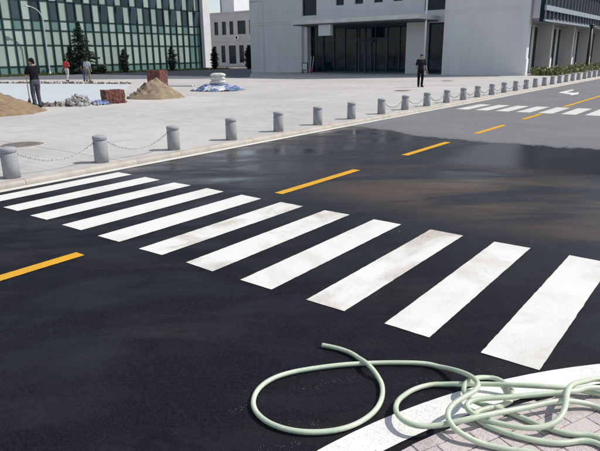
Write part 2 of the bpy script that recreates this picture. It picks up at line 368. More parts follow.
# painted markings, thin sheets on the road
def mark(name, pts, mat, z=.004, dirt=.3, tyre=0.0):
    P_ = []
    for k in range(len(pts)):      # hand-laid paint: slightly ragged edges
        a, b = Vector(pts[k]), Vector(pts[(k+1)%len(pts)]); n_ = max(1,min(70,int((b-a).length/.045))); nn = Vector((-(b-a).y,(b-a).x)).normalized()
        for i in range(n_):
            q = a.lerp(b,i/n_); P_.append(tuple(q+nn*(.0016*noise.noise((q.x*16,q.y*16,z*1000))+random.gauss(0,.0011))) if i else tuple(a))
    o = sheet(name, P_, z, mat, road); o.color = (dirt, tyre, 0, 1); return o
SA, SS, SW, SB0, SB1 = -7.889, .6865, .3455, 3.168, 5.378
DIRT = [.25,.3,.35,.3,.35,1.25,.9,.4,.9,.6,.45]; TYRE = [.1,.1,.15,.1,.15,.75,1.0,.2,1.3,.45,.3]
for k in range(11):
    a = SA+k*SS; j = lambda: random.uniform(-.012,.012)
    mark('crosswalk_stripe', [(a+j(),SB0+j()),(a+SW+j(),SB0+j()),(a+SW+j(),SB1+j()),(a+j(),SB1+j())], M['white_paint'], dirt=DIRT[k], tyre=TYRE[k])
for k in range(8):
    a = -7.60+k*.665
    mark('crosswalk_stripe', [(a,18.5),(a+.42,18.5),(a+.42,20.75),(a,20.75)], M['cream_line'], dirt=.4, tyre=.3)
for k, (y0, y1) in enumerate([(-6.4,-4.4),(-2.8,-.85),(.78,2.74),(5.72,7.72),(9.38,11.34),(12.94,14.92),(16.5,18.3),(21.0,60)]):
    mark('centre_line_dash', [(-4.855,y0),(-4.715,y0),(-4.715,y1),(-4.855,y1)], M['orange_paint'], z=.0045, dirt=.5, tyre=.1)
mark('edge_line', [(-8.205,-30),(-8.05,-30),(-8.05,110),(-8.205,110)], M['cream_line'], z=.0042, dirt=.5, tyre=0)
# turn arrow
ar = [tuple(at(x,y))[:2] for x,y in ((558,92.6),(566,93.8),(570,94.3),(571.5,95.3),(578.3,94.2),(578.8,92.0),(575,92.8),(566.8,92.4),(573.8,90.3),(573,89.3))]
mark('turn_arrow', ar, M['white_paint'], dirt=.4)

# near corner: curved edge line, gap, raised paved corner where the photographer stands
CX, CY, RO = 2.36, .854, 3.803
def corner(r, n=40, ext=14):
    pts = [(CX-r, -ext)]
    for k in range(n+1):
        a = math.pi-(math.pi/2)*k/n; pts.append((CX+r*math.cos(a), CY+r*math.sin(a)))
    pts.append((CX+ext, CY+r)); return pts
o_, i_ = corner(RO), corner(RO-.188)
mb = MB(); n = len(o_); mb.add([(x,y,.005) for x,y in o_]+[(x,y,.005) for x,y in i_], [(k,n+k,n+k+1,k+1) for k in range(n-1)])
el = mb.build('edge_line', M['white_line'], road); el.color = (.5,.1,.45,1)
corner_pave = empty('pavement'); tag(corner_pave, kind='structure')
RP = RO-.26; PVZ = .035
ip = corner(RP-.004)
poly_slab('paving_joint', [(CX+14,-14)]+list(reversed(ip))[0:] if False else ip+[(CX+14,-14)], -.02, PVZ-.005, M['mortar'], corner_pave)
def inside(x, y, r):   # signed distance inside the rounded corner (positive = on the pavement)
    if y < CY: return x-(CX-r)
    if x > CX: return CY+r-y
    return r-math.hypot(x-CX, y-CY)
def clip(poly):
    c = (sum(q[0] for q in poly)/len(poly), sum(q[1] for q in poly)/len(poly))
    if c[1] < CY: nx, ny, d = 1, 0, CX-RP
    elif c[0] > CX: nx, ny, d = 0, -1, -(CY+RP)
    else:
        L_ = math.hypot(c[0]-CX, c[1]-CY); nx, ny = -(c[0]-CX)/L_, -(c[1]-CY)/L_; d = nx*(CX-nx*RP)+ny*(CY-ny*RP)
    f = lambda q: q[0]*nx+q[1]*ny-d
    out = []
    for k in range(len(poly)):
        a, b = poly[k], poly[(k+1)%len(poly)]; fa, fb = f(a), f(b)
        if fa >= 0: out.append(a)
        if (fa >= 0) != (fb >= 0):
            t = fa/(fa-fb); out.append((a[0]+(b[0]-a[0])*t, a[1]+(b[1]-a[1])*t))
    return out
pav_ang = R(-24); ca, sa = math.cos(pav_ang), math.sin(pav_ang)
PL, PW, GAP = .20, .10, .005
pool = []
for r_ in range(-26, 40):
    for c_ in range(-16, 26):
        u0 = r_*PW; v0 = c_*PL+(PL/2 if r_%2 else 0)
        q4 = [(u0+GAP/2,v0+GAP/2),(u0+PW-GAP/2,v0+GAP/2),(u0+PW-GAP/2,v0+PL-GAP/2),(u0+GAP/2,v0+PL-GAP/2)]
        q4 = [(-1+ca*u-sa*v, 2.1+sa*u+ca*v) for u,v in q4]
        cx_, cy_ = sum(q[0] for q in q4)/4, sum(q[1] for q in q4)/4
        if inside(cx_, cy_, RP) < -.12: continue
        d2 = (cx_+.2)**2+(cy_-2.3)**2
        pool.append((d2, q4))
pool.sort(key=lambda t: t[0])
cnt = 0; rest = MB()
for d2, q4 in pool:
    full = all(inside(x, y, RP) > 0 for x,y in q4)
    pl = q4 if full else clip(q4)
    if len(pl) < 3: continue
    ar_ = abs(sum(pl[k][0]*pl[(k+1)%len(pl)][1]-pl[(k+1)%len(pl)][0]*pl[k][1] for k in range(len(pl))))/2
    if ar_ < .0012: continue
    dz = random.uniform(-.002,.0025); k = len(pl); cx_, cy_ = sum(q[0] for q in pl)/k, sum(q[1] for q in pl)/k
    inn = [(cx_+(x-cx_)*.955, cy_+(y-cy_)*.955) for x,y in pl]; tl = [random.uniform(-.0012,.0012) for _ in pl]
    vs_ = [(x,y,-.01) for x,y in pl]+[(x,y,PVZ-.0025+dz) for x,y in pl]+[(x,y,PVZ+dz+t) for (x,y),t in zip(inn,tl)]
    fs_ = [tuple(2*k+i for i in range(k))]+[(i,(i+1)%k,k+(i+1)%k,k+i) for i in range(k)]+[(k+i,k+(i+1)%k,2*k+(i+1)%k,2*k+i) for i in range(k)]
    if cnt < 290: MB().add(vs_, fs_).build('paver', M['paver'], corner_pave)
    else: rest.add(vs_, fs_)
    cnt += 1
o = rest.build('pavers_further_off', M['paver'], corner_pave); o['kind'] = 'stuff'

# service lane of asphalt before the far buildings, verge and concrete pad
lane = sheet('service_lane', [(-58,-10),(-53.5,-10),(-51,24),(-35,32.3),(-33,36),(-44,48.4),(-44,74),(-58,74)], PZ+.006, M['lane']); tag(lane, kind='structure')
pad = poly_slab('concrete_pad', [(-20.3,12.0),(-19.9,13.6),(-26,18.5),(-32.5,23.7),(-45,19.4),(-50,10),(-30,4),(-22.2,7.2)], PZ-.05, PZ+.02, M['pad']); tag(pad, kind='structure')

# ------------------------------------------------------------------ bollards and chains
BX, BY0, BS = -8.56, 3.93, 1.593
def bollard_mesh():
    mb = MB(); prof = [(.123,0),(.123,.355),(.120,.362),(.106,.366),(.106,.384),(.122,.388),(.131,.396),(.133,.425),(.122,.442),(.085,.455),(.03,.461)]
    mb.lathe(prof, 28); return mb.mesh('bollard')
bme = bollard_mesh(); bme.materials.append(M['granite'])
pm = MB(); pm.lathe([(.115,0),(.115,.36),(.106,.366)],28); 
shaft_me = MB().lathe([(.126,-.02),(.125,.18),(.123,.362),(.119,.368),(.114,.370),(.114,.386)],28).mesh('shaft'); shaft_me.materials.append(M['granite'])
cap_me = MB().lathe([(.114,.384),(.122,.386),(.126,.391),(.127,.428),(.122,.440),(.105,.450),(.06,.458),(.012,.460)],28).mesh('cap'); cap_me.materials.append(M['granite'])
rg = MB(); rg.bar((0,.11,.335),(0,.15,.335),.010); rg.bar((0,-.11,.335),(0,-.15,.335),.010); ring_me = rg.mesh('chain_eye'); ring_me.materials.append(M['iron'])
ORD = ['first','second','third','fourth','fifth','sixth','seventh','eighth','ninth','tenth','eleventh','twelfth','thirteenth','fourteenth','fifteenth','sixteenth','seventeenth','eighteenth','nineteenth','twentieth','twenty-first','twenty-second','twenty-third','twenty-fourth','twenty-fifth','twenty-sixth','twenty-seventh','twenty-eighth','twenty-ninth','thirtieth']
bpos = []
for k in range(30):
    p_ = Vector((BX+random.uniform(-.02,.02), BY0+BS*k+random.uniform(-.04,.04), PZ)); bpos.append(p_)
    b = empty('bollard', p_, random.uniform(-.05,.05)); b.rotation_euler = (random.uniform(-.022,.022), random.uniform(-.022,.022), random.uniform(-.06,.06))
    s_ = 1.02-.002*k
    b.scale = (.95,.95,s_)
    lab = ('grey granite bollard cut off by the left edge of the picture' if k == 0 else 'grey granite bollard, %s from the left in the kerbside row' % ORD[k])
    tag(b, lab, 'bollard', 'granite bollards along the far kerb')
    link('shaft', shaft_me, None, b); link('cap', cap_me, None, b)
    if k < 16: link('chain_eye', ring_me, None, b)
def chain(a, b, sag, fine):
    mb = MB(); n = max(14, int((b-a).length/(.034 if fine else .075))); P = []
    for i in range(n+1):
        t = i/n; q = a.lerp(b, t); q.z -= sag*4*t*(1-t); P.append(q)
    for i in range(n):
        p0, p1 = P[i], P[i+1]; t = (p1-p0).normalized(); side = t.cross(Vector((0,0,1))).normalized(); up_ = side.cross(t)
        ax = side if i%2 else up_; c = (p0+p1)/2; L_ = (p1-p0).length*.68; wd = L_*.45
        ring = [c+t*(L_*math.cos(th))+ax*(wd*math.sin(th)) for th in [2*math.pi*k/8 for k in range(8)]]
        mb.tube(ring+[ring[0]], .0055 if fine else .006, 5, cap=False)
    return mb
for k in [0,1]+list(range(7,16)):
    a, b = bpos[k]+Vector((0,.15,.335)), bpos[k+1]+Vector((0,-.15,.335))
    o = chain(a, b, .20 if k else .17, k < 9).build('chain', M['chain_bright' if k < 2 else 'chain'])
    tag(o, 'sagging metal chain hung between the %s and %s bollards from the left' % (ORD[k], ORD[k+1]), 'chain', 'chains between the bollards')

# ------------------------------------------------------------------ wall with openings (real depth)
def wall_openings(a0, a1, z0, z1, openings, thick, grooves=()):
    """vertical wall in the local XZ plane, front at y=0 facing -Y, thickness towards +Y"""
    xs = sorted(set([a0,a1]+[v for o in openings for v in o[:2] if a0 < v < a1])); zs = sorted(set([z0,z1]+[v for o in openings for v in o[2:] if z0 < v < z1]))
    mb = MB()
    def solid(i, j):
        if i < 0 or j < 0 or i >= len(xs)-1 or j >= len(zs)-1: return False
        cx_, cz_ = (xs[i]+xs[i+1])/2, (zs[j]+zs[j+1])/2
        return not any(o[0] < cx_ < o[1] and o[2] < cz_ < o[3] for o in openings)
    for i in range(len(xs)-1):
        for j in range(len(zs)-1):
            if not solid(i,j): continue
            X0,X1,Z0,Z1 = xs[i],xs[i+1],zs[j],zs[j+1]
            mb.add([(X0,0,Z0),(X1,0,Z0),(X1,0,Z1),(X0,0,Z1)], [(0,1,2,3)]); mb.add([(X0,thick,Z0),(X1,thick,Z0),(X1,thick,Z1),(X0,thick,Z1)], [(3,2,1,0)])
            if not solid(i-1,j): mb.add([(X0,0,Z0),(X0,thick,Z0),(X0,thick,Z1),(X0,0,Z1)], [(3,2,1,0)])
            if not solid(i+1,j): mb.add([(X1,0,Z0),(X1,thick,Z0),(X1,thick,Z1),(X1,0,Z1)], [(0,1,2,3)])
            if not solid(i,j-1): mb.add([(X0,0,Z0),(X1,0,Z0),(X1,thick,Z0),(X0,thick,Z0)], [(3,2,1,0)])
            if not solid(i,j+1): mb.add([(X0,0,Z1),(X1,0,Z1),(X1,thick,Z1),(X0,thick,Z1)], [(0,1,2,3)])
    return mb
def window(parent, x0, x1, z0, z1, y, nx=1, nz=1, glass='dark_glass', fw=.06, depth=.08):
    """framed window in an XZ opening, front of frame at y"""
    mb = MB(); 
    mb.box(x0,x0+fw,y,y+depth,z0,z1); mb.box(x1-fw,x1,y,y+depth,z0,z1); mb.box(x0+fw,x1-fw,y,y+depth,z0,z0+fw); mb.box(x0+fw,x1-fw,y,y+depth,z1-fw,z1)
    for i in range(1,nx):
        xx = x0+(x1-x0)*i/nx; mb.box(xx-fw*.4,xx+fw*.4,y+.004,y+depth,z0+fw,z1-fw)
    for j in range(1,nz):
        zz = z0+(z1-z0)*j/nz; mb.box(x0+fw,x1-fw,y+.008,y+depth,zz-fw*.4,zz+fw*.4)
    f = mb.build('window', M['door_frame'], parent)
    for i in range(nx):
        for j in range(nz):
            a0 = x0+(x1-x0)*i/nx; a1 = x0+(x1-x0)*(i+1)/nx; c0 = z0+(z1-z0)*j/nz; c1 = z0+(z1-z0)*(j+1)/nz
            MB().box(a0+fw*.3,a1-fw*.3,y+.03,y+.05,c0+fw*.3,c1-fw*.3).build('pane', M[glass], f)
    return f

# ------------------------------------------------------------------ grey building with entrance
YF, YW = 48.5, 46.5
gb = empty('grey_building', (-29,YF,PZ)); tag(gb, 'grey panelled building with canopied dark glass entrance and colonnaded side', 'building')
def gl(o): o.location = (29,-YF,-PZ); return o     # children are written in world coordinates
H1 = 22.5; GZ0, GZ1 = 4.93, 5.13
ops = [(-37.0,-35.0,-.1,4.62),(-35.0,-24.95,-.1,4.62),(-22.95,-20.8,-.1,4.40),
       (-36.9,-35.1,5.62,8.6),(-23.4,-21.35,5.42,8.3)]+[(x,x+.92,6.38,8.2) for x in (-32.78,-30.62,-28.52,-26.5)]
ops += [(x,x+.95,9.6,11.6) for x in (-36.9,-34.8,-32.78,-30.62,-28.52,-26.5,-23.4)]+[(x,x+.95,13,15) for x in (-36.9,-34.8,-32.78,-30.62,-28.52,-26.5,-23.4)]
mb = wall_openings(-44.1, -20.6, PZ, H1, ops, .35); mb.v = [(x,y+YF,z) for x,y,z in mb.v]
gl(mb.build('wall', M['wall'], gb))
# the two string courses across the front
for z in (4.93, 5.17): 
    gl(MB().box(-44.13,-35.2,YF-.035,YF+.002,z,z+.07).build('string_course', M['wall'], gb))
    gl(MB().box(-20.63,-13.72,YW-.035,YW+.002,z,z+.07).build('string_course', M['wall'], gb))
# right wing (solid), left return, back mass
gl(MB().box(-20.6,-13.75,YW,YW+.6,PZ-.05,H1).build('wing_wall', M['wall'], gb))
gl(MB().box(-20.6,-15.96,YW+.6,YF+30,PZ-.05,H1).build('wing_core', M['sidewall'], gb))
gl(MB().box(-44.1,-20.62,YF+5,YF+30,PZ-.05,H1).build('back_wall', M['wall'], gb))
gl(MB().box(-44.1,-43.7,YF+.36,YF+5,PZ-.05,H1).build('side_wall', M['wall'], gb))
gl(MB().box(-44.3,-13.5,YF-.02,YF+30.2,H1,H1+.3).build('roof', M['wall2'], gb))
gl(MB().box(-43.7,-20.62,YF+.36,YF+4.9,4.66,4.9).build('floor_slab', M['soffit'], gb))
def wadd(f): gl(f); return f
wadd(window(gb,-36.9,-35.1,5.62,8.6,YF+.18,2,2)); wadd(window(gb,-23.4,-21.35,5.42,8.3,YF+.18,2,2))
for z0, z1 in ((6.38,8.2),(9.6,11.6),(13,15)):
    for x in (-32.78,-30.62,-28.52,-26.5)+(() if z0 < 7 else (-36.9,-34.8,-23.4)): wadd(window(gb,x,x+(.92 if z0 < 7 else .95),z0,z1,YF+.16,1,2))
# tall slit windows beside the entrance
wadd(window(gb,-36.55,-35.02,PZ,4.62,YF+1.0,2,4,'dark_glass'))
gl(MB().box(-37.0,-36.55,YF+.36,YF+1.02,PZ,4.66).build('pier', M['wall2'], gb))
wadd(window(gb,-22.95,-20.62,PZ,4.40,YF+.2,2,4,'curtained_glass'))
gl(MB().box(-24.93,-22.97,YF-.25,YF+.002,PZ,4.62).build('pier', M['wall2'], gb))
# entrance screen
ent = gl(MB().box(-35.0,-24.95,YF+1.1,YF+1.25,4.3,4.66).box(-35.0,-24.95,YF+1.1,YF+1.25,3.2,3.34).box(-35,-24.95,YF+1.1,YF+1.25,PZ,PZ+.12).build('entrance_frame', M['door_frame'], gb))
xs = [-35.0,-33.7,-32.4,-31.05,-30.75,-30.05,-29.35,-28.9,-27.6,-26.3,-24.95]
for x in xs: MB().box(x-.05,x+.05,YF+1.06,YF+1.28,PZ,4.3).build('mullion', M['door_frame'], ent)
for i in range(len(xs)-1):
    a, b = xs[i]+.05, xs[i+1]-.05
    door = i in (4,5)
    MB().box(a,b,YF+1.16,YF+1.19,PZ+.12,3.2).build('pane', M['curtained_glass' if i in (1,2,3,6,7) or door else 'dark_glass'], ent)
    MB().box(a,b,YF+1.16,YF+1.19,3.34,4.3).build('pane', M['dark_glass'], ent)
    if door:
        dr = MB().box(a,a+.07,YF+1.08,YF+1.14,PZ+.12,2.95).box(b-.07,b,YF+1.08,YF+1.14,PZ+.12,2.95).box(a+.07,b-.07,YF+1.08,YF+1.14,2.85,2.95).build('door', M['door_frame'], ent)
MB().box(-31.0,-29.1,YF+.95,YF+1.05,3.0,3.18).build('door_head', M['black_metal'], ent)
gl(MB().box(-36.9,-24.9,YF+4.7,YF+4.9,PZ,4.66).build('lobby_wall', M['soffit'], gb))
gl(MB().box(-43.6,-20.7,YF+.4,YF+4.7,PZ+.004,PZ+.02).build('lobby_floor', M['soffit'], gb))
# canopy
cy0 = 44.3
can = gl(MB().box(-35.05,-21.9,cy0,YF-.04,4.56,4.91).build('canopy', M['canopy'], gb))
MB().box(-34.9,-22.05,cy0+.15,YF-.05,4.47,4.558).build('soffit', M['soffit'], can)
for k in range(9):
    x = -34.9+k*1.6; MB().box(x,x+.05,cy0-.012,cy0-.002,4.61,4.87).build('joint_cover', M['canopy'], can)
MB().box(-32.1,-30.75,cy0+.35,cy0+.75,3.5,4.465).build('hanging_panel', M['panel'], can)
# side colonnade
XS = -13.75
ops2 = []
mbw = MB().box(XS-2.2,XS-1.95,YW+.6,YF+60,PZ-.05,4.3)
gl(mbw.build('colonnade_wall', M['sidewall'], gb))
XP = -14.4
for k in range(8):
    y = 47.6+8.05*k if k else YW
    xp = XP if k else XS
    if k: gl(MB().box(XS-1.95,XP,y,y+.55,PZ,4.16).build('pillar', M['sidewall'], gb))
    gl(MB().box(xp-.001,xp+.07,y+.03,y+.52,PZ,1.35).build('pillar_base', M['plinth'], gb))
    yn = 47.6+8.05*(k+1)
    for dy, wdt in ((-2.65,.7),(-.85,.65),(-4.6,.8)):
        f = window(gb, 0, wdt, .5, 3.95, 0, 1, 3, 'dark_glass', .05)
        f.rotation_euler = (0,0,R(90)); f.location = (29+XS-1.95+.09, yn+dy-YF, -PZ)
    gl(MB().box(XS-1.95,XS-1.84,yn-1.70,yn-1.15,PZ,4.16).build('pilaster', M['wall2'], gb))
# overhanging upper storey of dark slats
OX, OY = -12.6, 46.4
up = gl(MB().box(-15.9,OX-.12,OY+2.2,OY+66,4.3,H1-.2).build('upper_storey', M['dark_slat'], gb))
gl(MB().box(-13.02,OX-.12,OY+.02,OY+2.2,4.02,H1-.2).build('upper_storey_end', M['dark_slat'], gb))
gl(MB().box(-13.74,-13.03,YW+.62,OY+2.2,4.3,H1-.2).build('upper_storey_return', M['white_wall'], gb))
gl(MB().box(-15.9,OX-.13,YW+.62,OY+66,4.16,4.298).build('soffit', M['band'], gb))
for z0, z1 in ((4.02,4.16),(4.80,5.16),(6.6,6.8),(8.4,8.8),(10.4,10.6)):
    gl(MB().box(OX-.12,OX+.03,OY-.02,OY+66,z0,z1).build('facade_band', M['band'], gb))
slm = MB().box(-.10,.0,-.035,.035,0,.64).mesh('slat'); slm.materials.append(M['slat'])
slm2 = MB().box(-.06,-.04,-.03,.03,0,1.44).mesh('slat'); slm2.materials.append(M['slat'])
slm3 = MB().box(-.06,-.04,-.03,.03,0,1.6).mesh('slat'); slm3.materials.append(M['slat'])
for k in range(56):
    y = OY+.1+k*1.1
    for me_, z in ((slm,4.16),(slm2,5.16),(slm3,6.8)):
        if me_ is slm3 and k > 40: continue
        o = link('slat', me_, None, gb, (29+OX, y-YF, z-PZ))

# ------------------------------------------------------------------ glass curtain-wall building (left)
XG, GY0, GY1 = -62.0, 22.85, 57.75
gg = empty('glass_building', (XG,40,PZ)); tag(gg, 'long building with pale green glass curtain wall and dark mullions', 'building')
def gq(o): o.location = (-XG,-40,-PZ); return o
rows = [(.12,1.0),(1.0,3.2),(3.2,4.75),(4.75,5.78),(5.78,7.8),(7.8,9.9),(9.9,12)]
nb = 33; bw = (GY1-GY0)/nb
gq(MB().box(XG-12,XG-.35,GY0-8,GY1,PZ-.05,12.3).build('core_wall', M['dark_slat'], gg))
gq(MB().box(XG-.3,XG+.15,GY0-8,GY1,PZ-.05,.14).build('plinth', M['far_wall'], gg))
gq(MB().box(XG-12.2,XG+.5,GY0-8.2,GY1,12.3,12.9).build('roof_edge', M['white_wall'], gg))
pme = {}
for j, (z0, z1) in enumerate(rows):
    for kind in ('pane','dark_pane','spandrel'):
        me_ = MB().box(-.03,0,.07,bw-.07,.05,z1-z0-.05).mesh('pane'); me_.materials.append(M[kind]); pme[j,kind] = me_
for k in range(nb):
    for j, (z0, z1) in enumerate(rows):
        if j == 6 : continue
        kind = 'pane'
        if j == 0: kind = 'spandrel'
        if j == 3: kind = 'spandrel' if k%2 == 0 else 'pane'
        if j == 4 and k%2 == 0: kind = 'dark_pane'
        if j == 5 and k%2 == 1: kind = 'dark_pane'
        if j in (1,2) and k >= nb-2: kind = 'spandrel'
        o = link('pane', pme[j,kind], None, gg)
        tilt = random.uniform(-.006,.006)
        o.location = (0, GY0+k*bw-40, z0-PZ); o.rotation_euler = (0, (.16 if (kind == 'dark_pane' and random.random() < .5) else 0)+tilt, random.uniform(-.006,.006))
        if kind == 'dark_pane' and o.rotation_euler[1] > .1: o.location.x += .02
mul = MB().box(-.3,.15,-.07,.07,.12,12.3).mesh('mullion'); mul.materials.append(M['mullion'])
for k in range(nb+1): link('mullion', mul, None, gg, (0, GY0+k*bw-40, -PZ))
for z in (1.0,3.2,4.75,5.78,7.8,9.9): gq(MB().box(XG-.25,XG+.07,GY0,GY1,z-.055,z+.055).build('transom', M['mullion'], gg))
gq(MB().box(XG-12,XG+.75,GY1+.05,GY1+1.35,PZ-.05,16).build('end_pillar', M['white_wall'], gg))

# ------------------------------------------------------------------ far building in the gap
fb = empty('far_building', (-74,75,PZ)); tag(fb, 'distant pale office block with tall windows, seen between the two buildings', 'building')
def fl(o): o.location = (74,-75,-PZ); return o
wins = [(-76.75,-75.8),(-74.85,-73.85),(-73.0,-72.1),(-71.1,-69.2),(-68.4,-67.2)]
ops = [(a,b,5.4,7.6) for a,b in wins]+[(-77.2,-76.5,.7,3.5),(-75.3,-74.3,.7,3.6),(-73.4,-71.7,.5,3.6),(-70.9,-69.8,.7,3.6),(-69.0,-67.6,.7,3.6)]
mb = wall_openings(-95,-60,PZ,8.9,ops,.3); mb.v = [(x,y+75,z) for x,y,z in mb.v]
fl(mb.build('wall', M['far_wall'], fb))
for a,b,c,d in ops: fl(window(fb,a,b,c,d,75.12,2 if b-a > 1.4 else 1,2,'dark_glass',.07))
fl(MB().box(-95,-60,75.31,90,PZ-.05,8.7).build('core_wall', M['dark_slat'], fb))
fl(MB().box(-95.1,-59.9,74.9,90.1,8.9,9.15).build('parapet', M['far_wall'], fb))
fl(MB().box(-95.1,-59.9,74.93,74.999,4.25,4.4).build('string_course', M['far_wall'], fb))
tw = empty('far_tower', (-80,96,PZ)); tag(tw, 'white stair tower rising behind the distant office block', 'tower')
c0, c1 = None, None
def onY(px, py, Y):
    d = CF*FPX + CR*(px-300) + CU*(225.5-py); t = Y/d.y; return d.x*t, CAM_H+d.z*t
tx0 = onY(221.5,8,96)[0]; tx1 = onY(234,8,96)[0]
MB().box(tx0+80,tx1+80,0,5,-.1,16).build('wall', M['white_wall'], tw); MB().box(tx0+79.7,tx0+79.99,-.1,5,-.1,16.2).build('corner_strip', M['band'], tw)
MB().box(tx0+79.9,tx1+80.2,-.2,5.2,16.2,16.5).build('roof', M['band'], tw)
ac = empty('air_conditioner', (-71.4,74.6,4.55)); tag(ac, 'small white air conditioner unit under an upper window of distant block', 'air conditioner')
MB().box(0,.85,0,.38,0,.62).build('casing', M['white_metal'], ac); MB().lathe([(.24,0),(.24,.02),(.05,.03)],16).build('fan_grille', M['black_metal'], ac, (.36,-.002,.31), (R(90),0,0))

# ------------------------------------------------------------------ lamps and poles
def lamp(name, base, pts, label, mat, head, hd, cat='street lamp', r0=.09, r1=.05):
    e = empty(name, base); tag(e, label, cat)
    n = len(pts); MB().tube(pts, [r0+(r1-r0)*i/(n-1) for i in range(n)], 10).build('pole', mat, e)
    MB().lathe([(.2,0),(.2,.05),(.13,.09),(.12,.35),(.1,.4)],16).build('base_plate', mat, e)
    if head:
        hx, hy, hz = head; d = Vector(hd).normalized(); side = d.cross(Vector((0,0,1))).normalized(); mbx = MB()
        rings = []
        for t, w_, h_ in ((0,.05,.05),(.12,.11,.08),(.4,.15,.10),(.7,.12,.07),(.82,.03,.03)):
            c = Vector(head)+d*t; rings.append([c+side*(w_*math.cos(a))+Vector((0,0,h_*math.sin(a)*(1 if math.sin(a) > 0 else .45))) for a in [2*math.pi*k/12 for k in range(12)]])
        mbx.loft(rings); mbx.build('lamp_head', mat, e)
    return e
pts = catmull([(0,0,0),(0,0,3),(0,0,5.4),(0,-.06,5.95),(0,-.35,6.45),(0,-.75,6.72),(0,-1.1,6.84)], .3)
lamp('street_lamp', (-60,33.62,PZ), pts, 'slim grey street lamp with curved arm before the green glass wall', M['steel'], (0,-1.05,6.83), (0,-1,.1))
pts = catmull([(0,0,0),(0,0,4),(0,0,6.6),(-.1,0,6.95),(-.45,0,7.05),(-1.0,0,7.02)], .3)
lamp('street_lamp', (-40.0,46.0,PZ), pts, 'grey street lamp with short arm before the plain left wall of the grey building', M['steel'], (-.95,0,7.0), (-1,0,-.06))
e = empty('flagpole', (-22.1,46.2,PZ)); tag(e, 'tall thin white flagpole beside the dark slit window', 'flagpole')
MB().tube([(0,0,.3),(0,0,11)], [.095,.06], 12).build('pole', M['white_metal'], e); MB().box(-.3,.3,-.3,.3,0,.12).box(-.16,.16,-.16,.16,.122,.32).build('base_plate', M['white_metal'], e); MB().ball((0,0,11.06),.1).build('finial', M['white_metal'], e)
e = empty('street_lamp', (-11.8,58.6,PZ)); tag(e, 'black street lamp post rising from the green bed near the right edge', 'street lamp')
MB().tube([(0,0,0),(0,0,.6),(0,0,3.9)], [.17,.14,.10], 12).build('pole', M['black_metal'], e)
MB().lathe([(.1,3.8),(.22,3.9),(.24,4.0),(.10,4.1)],14).build('collar', M['black_metal'], e)
MB().tube([(0,0,3.75),(.3,.9,3.85),(.55,1.7,3.8)], .05, 8).build('arm', M['black_metal'], e)
MB().ball((.6,1.9,3.72),.28,.45,.14,14,8).build('lamp_head', M['white_metal'], e)

# ------------------------------------------------------------------ vegetation
def leaf_quads(mb, c, n, spread, size, droop=.3):
    for _ in range(n):
        q = Vector(c)+Vector((random.gauss(0,spread[0]),random.gauss(0,spread[1]),random.gauss(0,spread[2])))
        d = Vector((random.uniform(-1,1),random.uniform(-1,1),random.uniform(-1,1)-droop)).normalized(); s_ = d.orthogonal().normalized()
        L_ = size*random.uniform(.6,1.4); w_ = L_*.32
        mb.add([q-s_*w_, q+d*L_*.5-s_*w_*.6, q+d*L_, q+d*L_*.5+s_*w_, q+s_*w_*.5], [(0,1,2,3,4)])
def conifer(loc, h, r, label, dens=1.0, start=.06, slim=False):
    e = empty('conifer_tree', loc, random.uniform(0,6)); tag(e, label, 'tree', 'conifers on the verge')
    tr = MB().tube([(0,0,-.1),(.02,0,h*.5),(0,.02,h*.98)], [max(.03,h*.017),h*.011,.01], 8); cr = MB()
    nw = int(h*(5.5 if not slim else 7)*dens)
    for i in range(nw):
        t = start+(1-start)*(i+random.random()*.6)/nw; z = h*t
        rr = r*((1-t)**.85+.04)*random.uniform(.65,1.15)
        if slim: rr = r*min(1, (1-t)*2.2+.12)*random.uniform(.7,1.15)
        nbn = 6 if not slim else 5
        for b in range(nbn):
            if random.random() < .12: continue
            a = random.uniform(0,6.28); L_ = rr*random.uniform(.6,1.2); dz = (-.18 if not slim else .5)*L_
            p0 = Vector((0,0,z)); p1 = Vector((math.cos(a)*L_,math.sin(a)*L_,z+dz)); pm_ = (p0+p1)/2+Vector((0,0,.07*L_))
            tr.tube([p0,pm_,p1], [.012,.008,.004], 4)
            k = max(4,int((16 if not slim else 12)*L_/max(r,.3)*dens))
            for s_ in range(k):
                u = (s_+random.random())/k; q = p0.lerp(p1,u); leaf_quads(cr, q, 3, (.05+.03*L_,.05+.03*L_,.045), .17 if h > 4 else .13)
    tr.build('trunk', M['bark'], e); cr.build('crown', M['needle'], e)
conifer((-58.6,36.75,PZ), 5.6, 2.0, 'large ragged dark conifer behind the walkers', 1.35)
conifer((-58.3,35.2,PZ), 2.9, 1.2, 'low bushy conifer at the left foot of the large ragged conifer', 1.3)
conifer((-58.6,42.3,PZ), 2.65, .42, 'slim young conifer before the green glass, left of the sand heap', 2.2, .03, True)
conifer((-58.6,49.5,PZ), 2.95, .55, 'slim young conifer standing behind the red brick stack by the sand heap', 1.6, .03, True)
conifer((-58.0,56.4,PZ), 2.9, .5, 'slim young conifer next to the white end pillar', 1.6, .03, True)
conifer((-53.0,57.8,PZ), 3.0, .5, 'slim young conifer at the left corner of the grey building', 1.6, .03, True)
# shrub and props beside the big conifer
e = empty('shrub', (-58.0,38.7,PZ)); tag(e, 'small dark shrub held by slanting stakes right of the large conifer', 'shrub')
mb = MB(); 
for i in range(26): leaf_quads(mb, (random.gauss(0,.3),random.gauss(0,.35),.25+abs(random.gauss(.2,.2))), 22, (.1,.1,.1), .14)
mb.build('foliage', M['needle'], e)
for a in ((-.1,-.2,1.3,.1,1.0,0),(0,.9,1.0,.2,-.4,0),(-.3,.4,1.1,.1,1.5,0)): MB().bar(a[:3],a[3:],.03).build('stake', M['wood'], e)
mb = MB(); mb.tube([(0,0,0),(0,0,.5)],.03); mb.build('stem', M['bark'], e)
